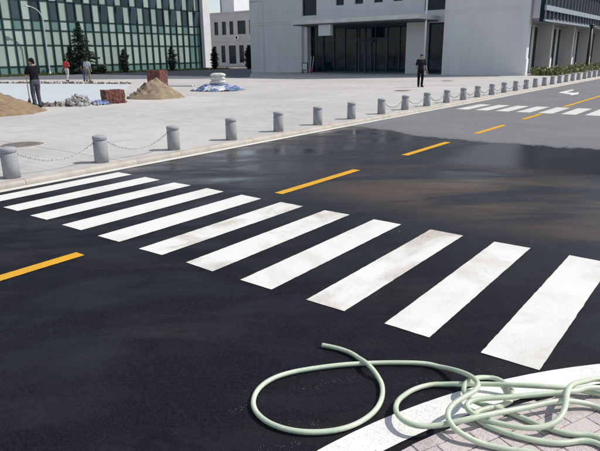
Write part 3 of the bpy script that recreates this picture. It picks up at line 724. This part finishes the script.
# grass verge and low hedge
def grass(name, rects, n, label, mat, hh, z=PZ):
    mb = MB()
    for (x0,x1,y0,y1) in rects:
        area = (x1-x0)*(y1-y0)
        for _ in range(int(n*area)):
            x, y = random.uniform(x0,x1), random.uniform(y0,y1); a = random.uniform(0,6.28); h_ = hh*random.uniform(.5,1.2); w_ = .035
            dx, dy = math.cos(a)*w_, math.sin(a)*w_; lx, ly = random.gauss(0,.3)*h_, random.gauss(0,.3)*h_
            mb.add([(x-dx,y-dy,z),(x+dx,y+dy,z),(x+lx+dx*.3,y+ly+dy*.3,z+h_),(x+lx-dx*.3,y+ly-dy*.3,z+h_)], [(0,1,2,3)])
    o = mb.build(name, mat); tag(o, label, 'grass', kind='stuff'); return o
vg = sheet('verge', [(-61.8,14),(-58.0,14),(-58.0,74.8),(-61.8,74.8)], PZ+.003, M['soil']); tag(vg, kind='structure')
grass('verge_grass', [(-61.5,-57.95,24,60),(-66,-44,71,74.5)], 42, 'green strip of grass along the foot of the far buildings', M['grass'], .22)
bed = poly_slab('planting_bed', [(-13.6,46.8),(-11.3,46.8),(-11.0,110),(-13.6,110)], PZ-.05, PZ+.06, M['soil']); tag(bed, kind='structure')
mb = MB()
for i in range(1500):
    y = 46.9+62*random.random()**1.4; x = random.uniform(-13.3,-11.3); hh = .38+.2*noise.noise((x*.8,y*.5,3))
    leaf_quads(mb, (x,y,PZ+.05+random.random()*hh), 9, (.14,.2,.08), .17, -.3)
o = mb.build('ground_cover', M['hedge']); tag(o, 'low green planting at the foot of the colonnade', 'plants', kind='stuff')

# ------------------------------------------------------------------ sand, bricks, rubble, tarp
def heap(name, c, rx, ry, h, mat, label, cat, pw=1.0, seed=0, rough=.10):
    n, m_ = 56, 26; mb = MB(); rings = []
    for j in range(m_+1):
        t = j/m_; ring = []
        for k in range(n):
            a = 2*math.pi*k/n; wob = 1+.12*noise.noise((math.cos(a)*1.3+seed,math.sin(a)*1.3,seed))+.05*noise.noise((math.cos(a)*5+seed,math.sin(a)*5,seed))
            x, y = rx*t*wob*math.cos(a), ry*t*wob*math.sin(a); z = h*max(0,(1-t**pw))*(1 if t > .12 else .985+.015*t/.12)
            z = z*(1+.10*noise.noise((x*2.2,y*2.2,seed)))+rough*noise.noise((x*5,y*5,seed+4))*min(1,(1-t)*5)
            ring.append((x,y,z-.01 if t > .99 else z))
        rings.append(ring)
    mb.loft(list(reversed(rings)), 0, True, True); e = mb.build(name, mat, None, c); tag(e, label, cat); return e
heap('sand_heap', (-20.1,8.85,PZ), 1.95, 1.75, .72, M['sand'], 'brown sand heap at the left edge beside the man with the shovel', 'sand', 1.15, 2)
heap('sand_heap', (-20.55,16.35,PZ), 1.22, 1.25, .88, M['sand2'], 'tall pointed pale sand heap between the two brick stacks', 'sand', .95, 9)
heap('soil_heap', (-23.3,10.6,PZ), 1.3, 1.0, .52, M['soil'], 'low dark soil heap behind the brown sand heap', 'soil', 1.2, 5, .1)
def brick_stack(loc, rz, nx, ny, nz, label, miss=.1):
    e = empty('brick_stack', loc, rz); tag(e, label, 'bricks', 'stacks of red bricks')
    bl, bw_, bh = .24, .115, .06; mb = MB()
    for k in range(nz):
        for i in range(nx):
            for j in range(ny):
                if k == nz-1 and random.random() < miss*2.5: continue
                edge_ = (i in (0,nx-1) or j in (0,ny-1) or k >= nz-2)
                if not edge_: continue
                x = (i-(nx-1)/2)*(bl+.012)+random.gauss(0,.008); y = (j-(ny-1)/2)*(bw_+.01)+random.gauss(0,.006)
                mb.rbox((x,y,(k+.5)*(bh+.004)), bl, bw_, bh, Matrix.Rotation(random.gauss(0,.03),3,'Z'))
    mb.build('brick_courses', M['brick'], e)
    for i in range(7):
        a = random.uniform(0,6.28); d = random.uniform(.5,.75)
        MB().rbox((math.cos(a)*d*nx*.17,math.sin(a)*d*ny*.10,bh/2), bl, bw_, bh, Matrix.Rotation(random.uniform(0,3),3,'Z')).build('loose_brick', M['brick'], e)
brick_stack((-19.75,13.55,PZ), R(-18), 3, 6, 8, 'low stack of dark red bricks on the edge of the white concrete pad')
brick_stack((-23.6,18.9,PZ), R(20), 3, 6, 17, 'tall stack of red bricks half hidden behind the pale sand heap')
def stones(name, spots, n, mat, label, cat, smin, smax, hfun):
    mb = MB()
    for _ in range(n):
        x, y, z = hfun(); s_ = random.uniform(smin,smax); rot = Matrix.Rotation(random.uniform(0,6),3,Vector((random.random(),random.random(),random.random()+.1)).normalized())
        pts = [rot@(Vector(v)*s_*random.uniform(.7,1.2)) for v in ((-1,-.7,-.5),(1,-.8,-.45),(.9,.8,-.5),(-.9,.7,-.5),(-.6,-.6,.5),(.7,-.5,.45),(.6,.5,.5),(-.7,.5,.4))]
        mb.add([(x+q.x,y+q.y,max(q.z+z,0)) for q in pts], [(3,2,1,0),(4,5,6,7),(0,1,5,4),(1,2,6,5),(2,3,7,6),(3,0,4,7)])
    o = mb.build(name, mat, None, spots); tag(o, label, cat); return o
rp_ = empty('rubble_pile', (-20.0,12.15,PZ)); tag(rp_, 'small heap of broken grey stone right of the man with the shovel', 'rubble')
smesh = []
for v in range(6):
    pts = [Vector(q)*random.uniform(.65,1.2) for q in ((-1,-.7,-.5),(1,-.8,-.45),(.9,.8,-.5),(-.9,.7,-.5),(-.6,-.6,.5),(.7,-.5,.45),(.6,.5,.5),(-.7,.5,.4))]
    me_ = MB().add(pts, [(3,2,1,0),(4,5,6,7),(0,1,5,4),(1,2,6,5),(2,3,7,6),(3,0,4,7)]).mesh('stone'); me_.materials.append(M['rubble']); smesh.append(me_)
for k in range(130):
    x, y = random.gauss(0,.36), random.gauss(0,.30); z = max(.03,.42*(1-math.hypot(x,y)/.8)*random.random()**.4); s_ = random.uniform(.05,.12)
    o = link('stone', smesh[k%6], None, rp_, (x,y,z), (random.uniform(0,6),random.uniform(0,6),random.uniform(0,6))); o.scale = (s_,s_,s_*random.uniform(.6,1))
def edge_rub():
    t = random.random(); return (-25.8*t, 9.0*t+random.gauss(0,.12)+.4, random.uniform(.0,.10))
def line_stones(name, a, b, n, mat, label, smin, smax, w_=.2):
    a, b = Vector(a), Vector(b); d = b-a; s_ = Vector((-d.y,d.x,0)).normalized()
    def f():
        q = d*random.random()+s_*random.gauss(0,w_); return q.x, q.y, random.uniform(0,.09)
    return stones(name, a, n, mat, label, 'rubble', smin, smax, f)
line_stones('debris_row', (-33.0,24.1,PZ), (-50,18.3,PZ), 230, M['soil'], 'row of dark clods along the far edge of the white concrete pad', .04,.10)
line_stones('debris_row', (-22.4,8.6,PZ), (-20.1,12.3,PZ), 170, M['soil'], 'row of brown clods along the near edge of the white concrete pad', .04,.11)
def side_clods():
    a = random.uniform(R(170),R(262)); t = random.uniform(.35,1.05); return (1.2*t*math.cos(a), 1.2*t*math.sin(a), max(0,.86*(1-t))+random.uniform(-.02,.05))
o = stones('clods', (-20.55,16.35,PZ), 110, M['soil'], 'brown clods lodged on the left flank of the pale sand heap', 'clods', .04,.10, side_clods); o['kind'] = 'stuff'
# blue cloth by the bricks and crumpled blue sheet with sacks
def crumple(name, c, rx, ry, h, mats, label, seed, n=46):
    mb = MB(); V = []; F = []; MI = []
    for i in range(n+1):
        for j in range(n+1):
            u, v = i/n*2-1, j/n*2-1; r_ = math.hypot(u,v); a = math.atan2(v,u)
            k = 1+.22*noise.noise((math.cos(a)*1.6+seed,math.sin(a)*1.6,seed))
            x, y = u*rx*k, v*ry*k; f = max(0,1-r_**2.2)
            z = h*f*(.55+.75*noise.noise((u*2.2+seed,v*2.2,seed)))+.10*abs(noise.noise((u*6,v*6,seed+3)))+.05*noise.noise((u*13,v*13,seed)); V.append((x,y,max(.008,z)))
    for i in range(n):
        for j in range(n):
            u, v = (i+.5)/n*2-1, (j+.5)/n*2-1
            if math.hypot(u,v) > 1+.15*noise.noise((u*3,v*3,seed)): continue
            a = i*(n+1)+j; F.append((a,a+n+1,a+n+2,a+1)); MI.append(1 if noise.noise((u*2.4+seed,v*2.4,8)) > .12 else 0)
    mb.v = V; mb.f = F; mb.mi = MI; mb.sm = [True]*len(F); o = mb.build(name, mats, None, c); tag(o, label, 'tarp')
    sol = o.modifiers.new('thick','SOLIDIFY'); sol.thickness = .006; return o
tc_ = at(217.5,90.5,PZ)
crumple('tarp', (tc_.x,tc_.y,PZ), 1.45, .95, .42, [M['tarp'],M['tarp_white']], 'crumpled blue and white sheeting heaped on the plaza under cement sacks', 3).rotation_euler = (0,0,R(36))
crumple('tarp', (-19.55,12.85,PZ), .38, .3, .22, [M['tarp'],M['tarp']], 'small crumpled blue sheet left of the low brick stack', 11, 22)
def sack(loc, rz, label, s_=1.0):
    mb = MB(); rings = []
    for t in [i/10 for i in range(11)]:
        x = (t-.5)*.78*s_; e_ = (1-abs(2*t-1)**3.2)**.5; ry, rz_ = .27*(.55+.45*e_)*s_, max(.02,.115*e_)*s_
        rings.append([(x, ry*math.copysign(abs(math.cos(a))**.7,math.cos(a)), .115*s_+rz_*math.copysign(abs(math.sin(a))**.8,math.sin(a))+.012*noise.noise((x*6,a*2,s_))) for a in [2*math.pi*k/18 for k in range(18)]])
    mb.loft(rings); o = mb.build('cement_sack', M['sack'], None, loc, (random.uniform(-.05,.05),random.uniform(-.05,.05),rz)); tag(o, label, 'sack', 'cement sacks on the blue sheeting')
sb = at(218.5,90.2,PZ)
MBs = MB().rbox((0,0,.17), .85,.56,.3, Matrix.Identity(3)).build('pallet_block', M['tarp'], None, (sb.x-.15,sb.y+.12,PZ), (0,0,R(36))); tag(MBs, 'blue wrapped block under the cement sacks', 'block')
for i, (z, lab) in enumerate(((.30,'bottom pale cement sack of the pile on the blue sheeting'),(.475,'middle pale cement sack of the pile on the blue sheeting'),(.65,'top pale cement sack of the pile on the blue sheeting'))):
    sack((sb.x-.15+.02*i, sb.y+.12, PZ+z), R(36+random.uniform(-8,8)), lab, 1.02)
bd = at(181,86.5,PZ); e = MB().rbox((0,0,.06), 1.5,.28,.07, Matrix.Rotation(R(30),3,'Z')).rbox((.1,.28,.05), 1.3,.2,.06, Matrix.Rotation(R(33),3,'Z')).build('planks', M['panel'], None, (bd.x,bd.y,PZ)); tag(e, 'pale planks lying on the plaza right of the pale sand heap', 'planks')
# manhole covers
def manhole(c, r, label):
    e = empty('manhole_cover', c); tag(e, label, 'manhole cover', 'manhole covers in the plaza')
    MB().lathe([(r*1.14,-.03),(r*1.14,.004),(r*1.12,.008),(r*1.02,.008),(r*1.02,-.03)],40).build('rim', M['kerb'], e)
    mb = MB().lathe([(r,-.03),(r,.010),(r*.98,.013),(.01,.0135)],40)
    for i in range(-6,7):
        for j in range(-6,7):
            x, y = i*r/7, j*r/7
            if math.hypot(x,y) < r*.85: mb.box(x-.018,x+.018,y-.018,y+.018,.012,.018)
    mb.build('lid', M['iron'], e)
manhole((-11.75,5.75,PZ), .40, 'round brown manhole cover behind the two leftmost bollards')
manhole((-13.2,25.4,PZ), .40, 'round manhole cover in front left of the man in navy')
manhole((-15.5,36.0,PZ), .42, 'round manhole cover behind and right of the man in navy')
# things by the entrance
e = empty('notice_stand', (-35.9,47.6,PZ)); tag(e, 'small dark stand with pale notice panel left of the entrance', 'stand')
MB().box(-.38,.38,-.04,.04,.25,1.0).build('frame', M['door_frame'], e); MB().box(-.28,.28,-.055,-.041,.32,.92).build('notice', M['panel'], e)
for x in (-.34,.34): MB().box(x-.03,x+.03,-.25,.25,0,.06).build('foot', M['door_frame'], e); MB().box(x-.03,x+.03,-.03,.03,.06,.25).build('leg', M['door_frame'], e)
e = empty('fire_extinguisher', (-35.2,47.7,PZ)); tag(e, 'small red fire extinguisher beside the notice stand', 'extinguisher')
MB().lathe([(.10,0),(.10,.42),(.06,.5),(.03,.54)],14).build('cylinder', M['red_plastic'], e); MB().box(-.03,.09,-.02,.02,.54,.6).build('valve', M['black_metal'], e)
for i, x in enumerate((-35.95,-35.65)):
    o = MB().rbox((0,0,.8), .05,.03,1.6, Matrix.Rotation(R(9),3,'Y')).build('pole', M['white_metal'], None, (x,48.6,PZ+.9)); o.location.z = PZ+.004
    tag(o, ('left' if i == 0 else 'right')+' one of two white poles leaning in the recess beside the entrance', 'pole', 'poles leaning by the entrance')

# ------------------------------------------------------------------ people
def person(name, loc, rz, label, shirt, trousers, pose, s=1.0, short=True, hairlen=0):
    """front faces local -Y; pose gives joints in metres for a 1.72 m figure"""
    e = empty('person', loc, rz); e.scale = (s,s,s); tag(e, label, 'person')
    J = dict(pelvis=(0,0,.93), waist=(0,0,1.08), chest=(0,-.005,1.30), neck=(0,.01,1.455), head=(0,-.012,1.595),
             shL=(.175,.01,1.40), shR=(-.175,.01,1.40), elL=(.235,.02,1.12), elR=(-.235,.02,1.12), wrL=(.245,-.05,.88), wrR=(-.245,-.05,.88),
             hipL=(.092,0,.90), hipR=(-.092,0,.90), knL=(.105,-.01,.50), knR=(-.105,-.01,.50), anL=(.11,.025,.09), anR=(-.11,.025,.09), turn=0)
    J.update(pose); V = lambda k: Vector(J[k])
    def limb(mb, a, b, c, r, ext=0): mb.tube(catmull([a,b,c], .05), None or [r[0]+(r[1]-r[0])*min(1,i*2/8) for i in range(1)]) if False else None
    def tp(mb, pts, rads, n=12):
        P = [Vector(q) for q in pts]; out, rr = [], []
        for i in range(len(P)-1):
            for j in range(5):
                t = j/5; out.append(P[i].lerp(P[i+1],t)); rr.append(rads[i]+(rads[i+1]-rads[i])*t)
        out.append(P[-1]); rr.append(rads[-1]); mb.tube(out, rr, n)
        for q, r_ in zip(P, rads): mb.ball(q, r_*.99, n=10, m=6)
    def torso(mb, k, z0='pelvis'):
        pe, wa, ch, ne = V('pelvis'), V('waist'), V('chest'), V('neck')
        secs = [(pe-(wa-pe)*.55,.145,.115),(pe,.168,.118),(pe.lerp(wa,.6),.152,.105),(wa,.146,.10),(wa.lerp(ch,.5),.160,.108),(ch,.178,.118),(ch.lerp(ne,.45),.165,.10),(ch.lerp(ne,.78),.10,.075),(ne,.062,.062)]
        rings = []
        sx = (V('shL')-V('shR')); sx.z = 0; sx.normalize(); fy = Vector((-sx.y,sx.x,0)); hx = Vector((1,0,0)); hy = Vector((0,1,0))
        for i, (c, rx, ry) in enumerate(secs):
            t = i/(len(secs)-1); ax = hx.lerp(sx,t).normalized(); ay = hy.lerp(fy,t).normalized()
            rings.append([c+ax*(rx*k*math.cos(a))+ay*(ry*k*math.sin(a)) for a in [2*math.pi*q/20 for q in range(20)]])
        mb.loft(rings)
    body = MB(); torso(body, .93)
    he, ne = V('head'), V('neck')
    tp(body, [ne-Vector((0,0,.06)), ne+(he-ne)*.5], [.058,.052])
    T = Matrix.Rotation(J['turn'],3,'Z')
    body.ball(he, .078,.095,.118,16,12); body.ball(he+T@Vector((0,-.03,-.065)), .055,.055,.05,12,8)
    body.ball(he+T@Vector((0,-.098,-.015)), .014,.022,.02,8,6)                      # nose
    for sd in (-1,1): body.ball(he+T@Vector((sd*.078,.008,-.01)), .012,.022,.03,8,6) # ears
    for sd, L_ in ((1,'L'),(-1,'R')):
        sh, el, wr = V('sh'+L_), V('el'+L_), V('wr'+L_)
        tp(body, [V('chest')+Vector((0,0,.07)), sh, el, wr], [.07,.052,.041,.028])
        d = (wr-el).normalized(); sdv = d.cross(Vector((0,1,0))); sdv = (sdv if sdv.length > .2 else d.cross(Vector((1,0,0)))).normalized(); up_ = sdv.cross(d)
        pc = wr+d*.05
        body.loft([[wr+d*t+up_*(a*w_*math.cos(q))+sdv*(.016*math.sin(q)) for q in [2*math.pi*i/10 for i in range(10)]] for t, w_, a in ((0,.026,1),(.04,.038,1),(.085,.040,1),(.095,.036,1))])
        for f, (off, ln) in enumerate(((-.029,.062),(-.010,.076),(.010,.072),(.029,.056))):
            b0 = wr+d*.085+up_*off; b1 = b0+d*ln*.55+sdv*.012*sd; b2 = b1+d*ln*.4+sdv*.028*sd; body.tube([b0-d*.02,b0,b1,b2], [.009,.009,.0085,.007], 7)
        t0 = wr+d*.03-up_*.03; body.tube([t0, t0+d*.03-up_*.022, t0+d*.062-up_*.028], [.012,.0105,.008], 7)
        hp, kn, an = V('hip'+L_), V('kn'+L_), V('an'+L_)
        tp(body, [hp,kn,an], [.078,.052,.036]); fo = V('ft'+L_) if 'ft'+L_ in J else an+Vector((sd*.03,-.16,-.055))
        tp(body, [an, an.lerp(fo,.6), fo], [.038,.036,.028])
    def rm(mb, nm, mat, vox, smooth=3):
        o = mb.build(nm, mat, e); r_ = o.modifiers.new('remesh','REMESH'); r_.mode = 'VOXEL'; r_.voxel_size = vox; r_.use_smooth_shade = True
        if smooth: q = o.modifiers.new('smooth','SMOOTH'); q.iterations = smooth; q.factor = .5
        return o
    rm(body, 'body', M['skin'], .0085, 2)
    st_ = MB(); torso(st_, 1.06)
    for L_ in 'LR':
        sh, el, wr = V('sh'+L_), V('el'+L_), V('wr'+L_); en = el.lerp(sh,.22) if short else wr
        tp(st_, [V('chest')+Vector((0,0,.06)), sh, sh.lerp(en,.5), en], [.085,.074,.07,.064] if short else [.085,.072,.058,.045])
    rm(st_, 'shirt', shirt, .014, 3)
    tr = MB(); pe, wa = V('pelvis'), V('waist')
    tr.loft([[c+Vector((rx*math.cos(a),ry*math.sin(a),0)) for a in [2*math.pi*q/20 for q in range(20)]] for c, rx, ry in ((pe+Vector((0,0,-.12)),.15,.12),(pe+Vector((0,0,-.03)),.178,.13),(pe+Vector((0,0,.06)),.168,.122))])
    for L_ in 'LR':
        hp, kn, an = V('hip'+L_), V('kn'+L_), V('an'+L_); tp(tr, [hp,hp.lerp(kn,.5),kn,kn.lerp(an,.5),an+Vector((0,0,-.025))], [.096,.088,.073,.066,.062])
    rm(tr, 'trousers', trousers, .014, 3)
    for L_, sd in (('L',1),('R',-1)):
        an = V('an'+L_); fo = V('ft'+L_) if 'ft'+L_ in J else an+Vector((sd*.03,-.16,-.055)); mb = MB()
        tp(mb, [an+Vector((0,.03,-.03)), an.lerp(fo,.5)+Vector((0,0,-.012)), fo], [.053,.053,.042]); rm(mb, 'shoe', M['shoe'], .012, 2)
    hr = MB(); hr.ball(he+T@Vector((0,.014,.030)), .088,.100,.103,18,12); hr.ball(he+T@Vector((0,.045,-.03)), .078,.062,.07,14,8)
    if hairlen: hr.ball(he+T@Vector((0,.06,-.07)), .07,.05,.08,14,8)
    o = hr.build('hair', M['hair'], e); dsp = o.modifiers.new('sub','SUBSURF'); dsp.levels = 1; dsp.render_levels = 1
    for sd in (-1,1):
        MB().ball(he+T@Vector((sd*.030,-.088,.008)), .010,.008,.007,8,6).build('eye', M['hair'], e)
    return e
face_cam = math.atan2(CF.x, CF.y)   # heading of the camera
def yaw_to(deg):   # deg: 0 = facing the camera, 180 = back to the camera, 90 = facing the right of the picture
    return -face_cam + R(deg)
# man leaning on a shovel, back three-quarters to the camera, facing left/away
mp = at(38.5,108,PZ); msc = 1.02
pm1 = person('m', (mp.x,mp.y,PZ), yaw_to(-122), 'man in black t-shirt and grey trousers leaning on a shovel', M['tee_black'], M['tr_grey'],
   dict(head=(.0,-.045,1.585), turn=R(25), elR=(-.27,-.14,1.17), wrR=(-.12,-.43,1.10), elL=(.25,-.10,1.15), wrL=(.02,-.42,1.17), knL=(.11,-.03,.5), anL=(.13,.05,.09), anR=(-.13,-.05,.09), knR=(-.11,-.07,.5)), msc)
Mx = Matrix.Rotation(yaw_to(-122),4,'Z'); 
hp_ = Mx@Vector((-.05,-.53,0))*msc
e = empty('shovel', (mp.x+hp_.x, mp.y+hp_.y, PZ)); tag(e, 'shovel with pale wooden handle held upright by the man in black', 'shovel')
MB().tube([(0,0,.22),(0,0,1.22)], [.019,.016], 10).build('handle', M['wood'], e)
bl = MB(); bl.loft([[(w_*math.cos(a), .012*math.sin(a)-.03*math.cos(2*a)*(1 if z > .05 else .3), z) for a in [2*math.pi*k/14 for k in range(14)]] for z, w_ in ((-.02,.02),(.03,.07),(.10,.10),(.22,.105),(.25,.05),(.32,.022))]); bl.build('blade', M['rust'], e)
# man in navy on the plaza, facing the camera, head turned to the left of the picture
mp = at(420,87,PZ)
person('n', (mp.x,mp.y,PZ), yaw_to(8), 'man in navy t-shirt and black trousers standing alone on the plaza', M['tee_navy'], M['tr_black'],
   dict(turn=R(-48), elL=(.27,.03,1.13), wrL=(.33,-.03,.90), elR=(-.26,.02,1.13), wrR=(-.27,-.20,.98), anL=(.09,.02,.09), anR=(-.09,.02,.09)), .985)
ph = Matrix.Rotation(yaw_to(8),4,'Z')@Vector((-.275,-.27,.955)); e = empty('mobile_phone', (mp.x+ph.x*.985, mp.y+ph.y*.985, PZ+ph.z*.985), yaw_to(8)); tag(e, 'small black object in the right hand of the man in navy', 'phone')
MB().box(-.035,.035,-.012,.012,-.01,.12).build('casing', M['black_metal'], e)
mp = at(68,81.6,PZ)
person('r', (mp.x,mp.y,PZ), yaw_to(165), 'walker in red shirt and pale trousers seen from behind', M['tee_red'], M['tr_pale'],
   dict(elL=(.25,-.02,1.14), wrL=(.10,-.24,1.13), elR=(-.25,-.02,1.14), wrR=(-.10,-.25,1.16), knL=(.1,-.14,.52), anL=(.1,-.10,.10), knR=(-.1,.02,.5), anR=(-.1,.24,.14)), 1.0)
mp = at(84,81.4,PZ)
person('j', (mp.x+.12,mp.y+.1,PZ), yaw_to(205), 'walker in dark shirt and blue jeans beside the one in pale grey', M['tee_navy'], M['tr_jean'],
   dict(knL=(.1,-.10,.51), anL=(.1,-.06,.09), anR=(-.1,.12,.10)), .99)
mp = at(88.8,81.8,PZ)
person('g', (mp.x,mp.y,PZ), yaw_to(175), 'walker in pale grey shirt and taupe trousers beside the one in jeans', M['tee_grey'], M['tr_taupe'],
   dict(knL=(.1,-.03,.50), anL=(.1,.10,.10), knR=(-.1,-.08,.51), anR=(-.1,-.04,.09)), 1.0)

# ------------------------------------------------------------------ garden hose
HR = .0140
def hz_road(px, py, z): return at(px, py, z)
gR, gP = HR, PVZ+HR
A = [(323,346,gR),(340,349.5,gR),(357,357,gR),(369,365,.062),(378,376,gR+.006),(383,390,gR),(380,405,gR),(370,417,gR),(350,428,gR),(325,433,gR),(300,433,gR),(275,427,gR),(258,416,gR),(252.5,404,gR),(257,391,gR),(270,380.5,gR),(292,373,gR),(330,367,gR),(360,364.5,gR),(400,363.5,gR),(435,366,gR),(460,371.5,.07),(474,378,.12),(479.5,384.5,.15),(475,391.5,.155),(462,398,.14),(450,406,.12),(445.5,414,.115),(449,424,.11),(462,435,.09),(482,444,gP),(510,451,gP),(545,457,gP)]
B = [(604,379.5,.06),(586,381.6,.08),(573,383.8,.115),(567.5,390,.15),(566.5,398,.165),(566,407,.15),(562,417,.125),(552,425,.105),(533,429.3,.085),(512,426.3,.075),(492,422.0,.075),(476,416.5,.08),(467,410.5,.09),(464.5,404.5,.10),(470,400,.11),(487,398.3,.11),(512,397,.11),(544,393.8,.115),(576,391.5,.125),(604,388,.10)]
C = [(604,409.5,gP),(590,404.5,gP+.01),(573.6,401,gP+.045),(554.5,401.2,gP+.06),(535,406,gP+.055),(508,411,gP+.06),(480,416.3,.125),(462,420.5,.12),(445,424.5,.07),(422,427,.075),(404,422.5,.065),(396,412.5,.058),(397.5,401,.03),(412,391,gR),(437,384.6,gR),(462,384,.04),(490,384.2,.05),(520,385.3,.075),(550,386.8,.09),(580,390,.07),(604,395,.05)]
D = [(604,439.5,gP),(576,437,gP),(559,432.5,gP),(533,423,gP),(516,415.3,gP),(494,407.5,gP),(474,402,.045),(464,396.5,.045),(462.5,388,.075),(468,380.5,.075),(480,377.3,.03),(493,377.8,gR),(505.5,383,gR+.005),(512.5,391,.03),(511.5,401,.05),(501,406.5,gP),(484,409,gP),(472,413,gP),(476,420,gP),(493,429,gP),(522.5,438.3,gP),(561,444.5,gP),(604,446.5,gP)]
def world(L): return [at(q[0], q[1], q[2] if q[2] < .06 else .06+(q[2]-.06)*.72) for q in L]
wA, wB, wC, wD = world(A), world(B), world(C), world(D)
j1 = [Vector((-.30,2.02,gP)), Vector((.05,2.12,gP)), Vector((.45,2.55,gP)), Vector((.35,2.95,gP)), Vector((.0,3.1,gP))]      # bottom -> right, off the picture
j2 = [Vector((.35,3.35,.03)), Vector((.62,3.1,gP+.03)), Vector((.55,2.75,gP)), Vector((.2,2.6,gP))]
j3 = [Vector((.3,3.25,.05)), Vector((.75,3.0,gP)), Vector((.7,2.4,gP)), Vector((.3,2.2,gP))]
tail = [Vector((.2,2.1,gP)), Vector((.8,1.9,gP)), Vector((1.5,1.2,gP)), Vector((1.8,0,gP)), Vector((1.6,-1.5,gP)), Vector((1.9,-3.2,gP))]
path = wA+j1+wB+j2+wC+j3+wD+tail
ctr = catmull(path, .025)
# soften kinks of the hand-laid path
for it in range(5):
    ctr = [ctr[0]]+[ctr[i-1]*.25+ctr[i]*.5+ctr[i+1]*.25 for i in range(1,len(ctr)-1)]+[ctr[-1]]
for i, q in enumerate(ctr):
    fl_ = (PVZ+.002 if inside(q.x,q.y,RP) > -.02 else .006)+HR
    if q.z < fl_: q.z = fl_
hs_e = empty('garden_hose', (ctr[0].x,ctr[0].y,0)); tag(hs_e, 'pale green plastic hose lying in loose loops on road and pavement', 'hose')
mb = MB(); mb.tube([q-hs_e.location for q in ctr], HR, 14, cap=False)
# open end with a wall thickness
d0 = (ctr[0]-ctr[1]).normalized(); sx = d0.orthogonal().normalized(); sy = d0.cross(sx); rings = []
for r_, t in ((HR,0),(HR,.004),(HR*.95,.006),(HR*.72,.006),(HR*.68,-.02)): rings.append([ctr[0]-hs_e.location+d0*t+(sx*math.cos(2*math.pi*k/14)+sy*math.sin(2*math.pi*k/14))*r_ for k in range(14)])
mb.loft(rings, 0, True, False)
mb.build('tube', M['hose'], hs_e)

# loose grit on the road near the hose and along the flow lines
mb = MB()
def peb(x, y, s_, z=0):
    pts = [Vector((random.uniform(.6,1)*a*s_,random.uniform(.6,1)*b*s_,c*s_*.5)) for a,b,c in ((-1,-1,0),(1,-1,0),(1,1,0),(-1,1,0),(0,0,1.6))]; rz = Matrix.Rotation(random.uniform(0,6),3,'Z'); pts = [rz@q for q in pts]
    mb.add([(x+q.x,y+q.y,z+.001+q.z) for q in pts], [(0,1,4),(1,2,4),(2,3,4),(3,0,4)])
for (p0, p1, n_) in (((255,423),(330,425),50),((296,390),(372,374),90),((230,413),(262,402),40),((250,451),(300,442),40),((380,404),(420,394),60),((470,372),(510,366),50),((395,386),(440,378),30)):
    a, b = at(*p0), at(*p1)
    for _ in range(n_):
        t = random.random(); q = a.lerp(b,t); peb(q.x+random.gauss(0,.015), q.y+random.gauss(0,.02), random.uniform(.0008,.0022))
for _ in range(160):
    x, y = random.uniform(-6,0), random.uniform(1,8)
    if inside(x,y,RO) > 0: continue
    peb(x, y, random.uniform(.0010,.0026))
for _ in range(60):
    x, y = random.gauss(-3.0,1.0), random.gauss(7.0,.8); peb(x, y, random.uniform(.003,.007))
gr = mb.build('grit', M['grit']); tag(gr, 'loose pale grit scattered over the wet road', 'grit', kind='stuff')
